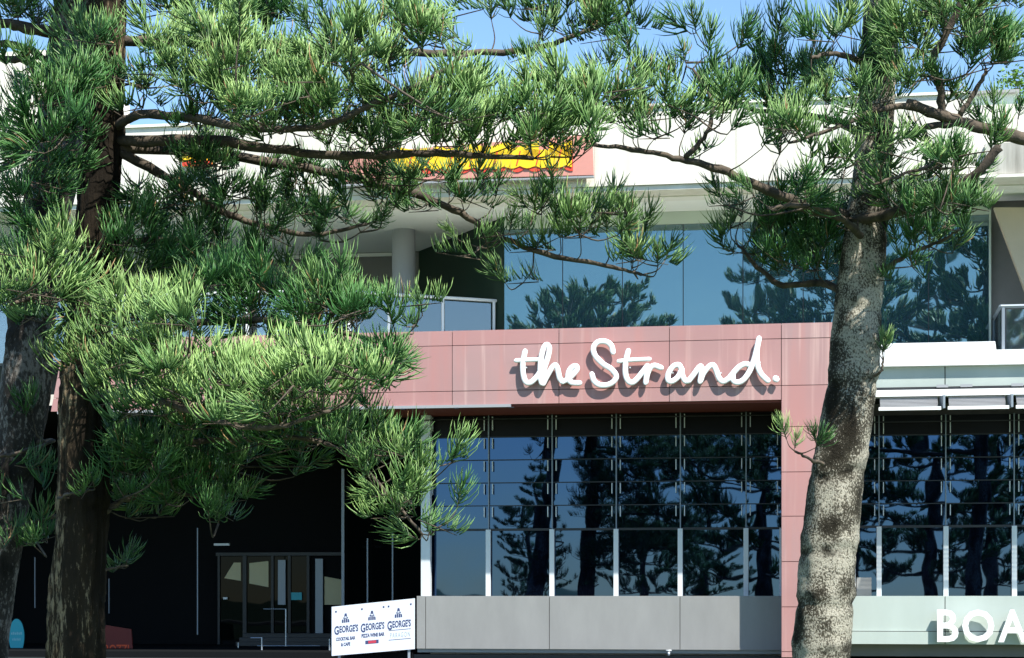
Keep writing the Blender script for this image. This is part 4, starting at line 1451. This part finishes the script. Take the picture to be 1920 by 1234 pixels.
# front left pine
Y2 = 24.0
left_limbs = [
    dict(path=[(225, 78, 0), (400, 78, .5), (560, 88, .7), (720, 98, .8), (900, 99, .9), (1010, 90, .9), (1090, 62, .9), (1180, 25, .8)], r=(10, 3), spray=.4,
         fol=[(1090, 35, 100, 42, 52, 1.0, .35), (940, 20, 60, 30, 14, .9, .25), (1000, 110, 30, 12, 3, .8, .1), (360, 30, 90, 45, 34, 1.0, .0), (560, 45, 70, 40, 18, .95, .25),
              (780, 20, 60, 35, 10, .9, .2), (470, 25, 50, 35, 13, .9, .0), (1170, 60, 30, 20, 6, .8, .3), (640, 20, 45, 22, 6, .9, .2)]),
    dict(path=[(215, 240, 0), (262, 216, -.6), (370, 222, -1.2), (470, 240, -1.6), (600, 236, -1.9), (700, 195, -2.1), (790, 155, -2.2), (875, 102, -2.2)], r=(10, 3), spray=.75,
         fol=[(330, 120, 100, 55, 46, 1.05, .75), (480, 145, 90, 60, 44, 1.05, .85), (620, 160, 80, 55, 38, 1.05, .7), (720, 95, 70, 50, 30, 1.05, .7), (830, 70, 50, 45, 20, 1.05, .6),
              (420, 90, 70, 40, 16, 1.0, .8), (800, 180, 70, 40, 20, 1.0, .7), (580, 90, 60, 40, 12, 1, .6), (250, 175, 50, 40, 16, .95, .2), (360, 180, 80, 35, 22, 1.0, .3), (480, 205, 80, 28, 20, 1.0, .5), (600, 200, 60, 30, 18, 1, .6)]),
    dict(path=[(215, 266, 0), (380, 262, -.5), (520, 280, -.8), (650, 292, -1.0), (800, 288, -1.2), (900, 292, -1.3), (1000, 298, -1.4)], r=(11, 4), spray=.6,
         fol=[(690, 215, 80, 40, 26, 1.0, .55), (830, 230, 80, 45, 32, 1.0, .6), (960, 240, 85, 45, 40, 1.0, .6), (1060, 215, 60, 45, 24, 1.0, .55), (900, 172, 50, 24, 10, .95, .5),
              (560, 250, 70, 30, 22, .9, .4), (400, 250, 70, 28, 16, .9, .2), (700, 262, 80, 26, 22, .9, .4), (830, 262, 70, 22, 14, .85, .5), (1070, 285, 40, 20, 7, .8, .3), (385, 298, 50, 26, 24, .85, .3), (940, 255, 70, 30, 10, .9, .5)]),
    dict(path=[(215, 275, 0), (430, 292, .4), (600, 320, .5), (740, 352, .6), (850, 392, .6), (930, 440, .6), (1040, 480, .6), (1150, 500, .6), (1205, 516, .6)], r=(10, 3), spray=.35,
         fol=[(1000, 425, 70, 45, 20, .95, .45), (1110, 430, 70, 50, 26, .95, .5), (1210, 470, 60, 35, 20, .95, .55), (900, 465, 60, 22, 8, .85, .5), (820, 340, 60, 30, 14, .9, .15),
              (880, 370, 45, 28, 12, .9, .1), (750, 380, 60, 28, 10, .85, .25), (640, 320, 80, 34, 22, .85, .1), (740, 325, 60, 22, 12, .8, .1), (530, 330, 60, 25, 8, .8, .1), (1040, 385, 60, 30, 8, .85, .4), (965, 520, 22, 14, 3, .75, .6)]),
    dict(path=[(222, 285, 0), (330, 340, .3), (420, 398, .5), (500, 425, .6), (590, 440, .7), (690, 420, .7)], r=(9, 3), spray=.3,
         fol=[(440, 360, 60, 40, 22, .9, .05), (540, 390, 60, 40, 24, .9, .1), (640, 390, 70, 45, 32, .9, .15), (700, 400, 40, 30, 9, .9, .2), (580, 455, 80, 18, 12, .85, .1), (310, 390, 60, 35, 16, .9, .0), (370, 320, 50, 30, 12, .85, .1)]),
    dict(path=[(200, 470, 0), (280, 450, .4), (370, 455, .7), (460, 480, .9), (530, 520, .9)], r=(8, 3), spray=.25,
         fol=[(320, 450, 90, 45, 48, 1.0, .0), (420, 500, 90, 50, 46, 1.0, .0), (290, 520, 80, 45, 28, 1.0, .1), (540, 540, 60, 35, 18, .95, .05), (250, 430, 50, 30, 14, 1, .1)]),
    dict(path=[(165, 690, 0), (240, 640, -.5), (330, 612, -1.0), (470, 600, -1.4), (600, 615, -1.7), (720, 640, -1.8), (765, 625, -1.8)], r=(9, 3), spray=.35,
         fol=[(400, 560, 90, 50, 36, 1.0, .1), (520, 590, 80, 50, 42, 1.0, .05), (620, 560, 60, 35, 16, .95, .15), (640, 630, 70, 50, 36, 1.0, .05), (700, 690, 50, 40, 20, .95, .1),
              (760, 580, 45, 30, 12, .95, .4), (740, 680, 25, 25, 7, .9, .05), (580, 680, 60, 40, 18, 1, .1)]),
    dict(path=[(175, 655, -.2), (230, 640, -1.2), (300, 640, -2.0), (360, 660, -2.5)], r=(7, 3), spray=.7,
         fol=[(240, 620, 75, 45, 44, 1.05, .8), (330, 600, 60, 40, 22, 1.0, .7), (190, 680, 55, 35, 20, 1.0, .7), (300, 670, 60, 30, 18, 1, .5)]),
    dict(path=[(180, 745, -.2), (260, 735, -1.2), (340, 765, -2.0), (430, 795, -2.5), (520, 800, -2.8), (620, 770, -3.0)], r=(9, 3), spray=.85,
         fol=[(260, 720, 70, 40, 34, 1.05, .9), (380, 720, 80, 45, 46, 1.05, .95), (500, 730, 80, 45, 50, 1.05, .95), (600, 720, 60, 45, 34, 1.05, .9), (320, 780, 70, 28, 18, 1.0, .6), (450, 780, 80, 25, 18, 1, .7)]),
    dict(path=[(190, 835, 0), (330, 828, -.3), (470, 824, -.6), (570, 822, -.8), (660, 858, -1.0), (735, 935, -1.2), (790, 1000, -1.3)], r=(6, 2.5), spray=.35,
         fol=[(520, 815, 90, 40, 34, 1.0, .25), (640, 810, 70, 45, 30, 1.0, .3), (710, 860, 55, 35, 22, 1.0, .4), (750, 925, 45, 45, 20, .95, .5), (830, 965, 24, 28, 6, .9, .3), (790, 1020, 35, 18, 5, .85, .4),
              (840, 880, 30, 20, 5, .85, .2), (330, 840, 70, 35, 20, .95, .15), (400, 790, 70, 30, 14, 1, .3)]),
    dict(path=[(195, 960, 0), (240, 935, .3), (300, 925, .5), (380, 935, .6)], r=(6, 2), spray=.3,
         fol=[(250, 890, 55, 45, 30, 1.05, .0), (340, 910, 55, 45, 22, 1.0, .0), (290, 975, 50, 18, 9, .95, .5), (400, 920, 60, 60, 34, .95, .0), (300, 860, 100, 45, 26, 1.0, .0), (500, 870, 80, 34, 26, .9, .0)]),
    dict(path=[(195, 1068, 0), (215, 1066, .1), (240, 1060, .2)], r=(3, 1.5), spray=.5, fol=[(222, 1062, 20, 6, 4, .7, .2)]),
    dict(path=[(110, 935, -.4), (135, 925, -.6), (165, 920, -.7)], r=(3, 2), spray=.3, fol=[(160, 908, 35, 12, 9, .8, .15)]),
    dict(path=[(190, 130, -.2), (150, 120, -1.0), (110, 150, -1.5), (60, 200, -1.8)], r=(7, 3), spray=.4,
         fol=[(170, 130, 60, 45, 28, 1.0, .15), (100, 200, 70, 50, 30, 1.0, .1), (60, 280, 50, 45, 14, .95, .1), (40, 150, 40, 30, 10, .9, .1)]),
    dict(path=[(150, 560, -.2), (110, 545, -1.2), (60, 560, -1.7), (20, 570, -1.9)], r=(6, 3), spray=.7,
         fol=[(110, 500, 75, 40, 36, 1.0, .6), (60, 560, 50, 40, 22, 1.0, .7), (150, 560, 60, 35, 18, 1.0, .5), (40, 480, 35, 30, 9, .95, .2)]),
    dict(path=[(190, 200, 0), (150, 210, -.5), (80, 220, -.9), (10, 205, -1.2)], r=(5, 3), spray=.3, fol=[(60, 330, 45, 45, 20, .9, .0), (140, 250, 45, 35, 18, .9, .0), (60, 420, 40, 30, 12, .9, .0), (110, 360, 50, 40, 14, .9, .0)]),
]
pine('dark ridged-bark pine, the front one of the pair by the shaded forecourt', Y2,
     [(205, 0, 62), (200, 150, 66), (190, 300, 72), (183, 430, 78), (170, 560, 82), (160, 700, 86), (157, 830, 90), (155, 950, 92), (148, 1080, 98), (143, 1234, 104)],
     M['bark_l'], [(250, .10), (480, .06), (700, .06), (940, .05)], .10, .05, left_limbs, 8, dict(up=5.2, z0=9.9, len=3.2), 'pine trees in front of the building')

# pine behind it
back_limbs = [
    dict(path=[(150, 60, 0), (80, 58, -.3), (15, 44, -.5), (-60, 40, -.6)], r=(11, 9), spray=.3, fol=[(50, 25, 50, 30, 14, .95, .1), (100, 20, 40, 20, 8, .9, .0), (-30, 20, 40, 30, 6, 1, .1)]),
    dict(path=[(120, 140, 0), (60, 95, -.2), (10, 82, -.3), (-60, 85, -.4)], r=(7, 6), spray=.3, fol=[(80, 60, 40, 14, 5, .9, .1)]),
    dict(path=[(105, 150, 0), (60, 118, .2), (10, 110, .3), (-50, 112, .4)], r=(7, 6), spray=.3, fol=[]),
    dict(path=[(70, 260, 0), (30, 300, -.4), (-20, 330, -.6)], r=(7, 5), spray=.3, fol=[(30, 250, 40, 45, 16, 1.0, .0), (40, 380, 40, 40, 12, .9, .05)]),
    dict(path=[(60, 830, 0), (100, 826, -.5), (40, 848, -.8), (-30, 860, -1)], r=(4, 3), spray=.3, fol=[(45, 890, 45, 25, 12, .9, .15), (70, 790, 35, 20, 8, .85, .0)]),
    dict(path=[(110, 968, -.2), (60, 980, -.5), (10, 995, -.7)], r=(3.5, 3), spray=.3, fol=[(50, 1000, 45, 25, 12, .85, .1), (70, 1030, 25, 20, 5, .8, .0), (30, 940, 30, 30, 7, .85, .0)]),
]
pine('grey smooth-bark pine standing behind the ridged trunk beside it', 26.0,
     [(150, 0, 92), (130, 150, 92), (105, 300, 90), (80, 430, 90), (62, 560, 88), (52, 700, 92), (34, 830, 88), (12, 950, 84), (-12, 1080, 80), (-27, 1234, 82)],
     M['bark_b'], [(200, .08), (590, .10), (880, .06)], 0, .05, back_limbs, 12, dict(up=4.0, z0=10.8, len=2.8), 'pine trees in front of the building')


# leafy yellow-green tree seen past the roof at the far right
LT = empty('leafy_tree', (0, 0, 0), 0, 'yellow-green leafy tree top showing above the roof edge', 'tree')
ltb = wpt(1903, 300, 76)
LT.location = (ltb.x, ltb.y, 0)
rs = random.Random(4)
wd = Wood()
wd.tube([Vector((.6, 0, 0)), Vector((.5, 0, 10)), Vector((.3, 0, 20.2))], [.25, .18, .06], 8)
vs, fs = [], []
for c in range(52):
    ctr = Vector((rs.gauss(.4, .95), rs.gauss(0, .7), 21.3 + rs.gauss(0, .7)))
    wd.tube([Vector((.3, 0, 20.0)), Vector((.3, 0, 20.0)).lerp(ctr, .5) + Vector((0, 0, .1)), ctr], [.03, .02, .01], 4)
    for k in range(26):
        p = ctr + Vector((rs.gauss(0, .22), rs.gauss(0, .22), rs.gauss(0, .15)))
        d = Vector((rs.uniform(-1, 1), rs.uniform(-1, 1), rs.uniform(-.4, .8))).normalized()
        s_ = d.cross(Vector((rs.uniform(-1, 1), rs.uniform(-1, 1), 1))).normalized()
        L, w_ = rs.uniform(.12, .22), rs.uniform(.04, .08)
        k0 = len(vs)
        vs += [p, p + d * L * .5 + s_ * w_, p + d * L, p + d * L * .5 - s_ * w_]
        fs.append((k0, k0 + 1, k0 + 2, k0 + 3))
link('trunk', mesh_from('trunk', wd.v, wd.f, M['twig']), LT)
fo = link('foliage', mesh_from('foliage', vs, fs, M['leaf_y']), LT)
fo['kind'] = 'stuff'

# pines across the road behind the camera: the facade glass mirrors them
fd = [far_pine_data(41, 22, 4.6), far_pine_data(42, 22, 5.2)]


def mirror_place(px, yp, v=VU):
    """Where a thing must stand to be mirrored at pixel column px, virtual distance yp."""
    X = Vector(((px - 960) / F * yp, yp, 0))
    nrm = Vector((ST, CT, 0))
    p0 = ORG + nrm * v
    dist = (X - p0).dot(nrm)
    return X - nrm * 2 * dist


for i, (px, yp, s, k, lab) in enumerate((
        (1425, 112, 1.05, 0, 'tall pine across the road, mirrored in the middle of the upstairs glass'),
        (1225, 122, .62, 1, 'smaller pine across the road, mirrored low in the main shop windows'),
        (1740, 112, 1.0, 1, 'tall broad pine across the road, mirrored in the windows past the pillar'),
        (1000, 130, .5, 0, 'short pine across the road, mirrored beside the corner post'),
        (1330, 135, .62, 0, 'short pine across the road, mirrored beside the pink pillar'),
        (1880, 118, .8, 0, 'middling pine across the road, mirrored above the raised capitals'),
        (1590, 125, .9, 1, 'tall pine across the road, hidden in mirror by the speckled trunk'))):
    p = mirror_place(px, yp)
    far_pine(fd[k], p.x, p.y, i * 1.3, s, lab)
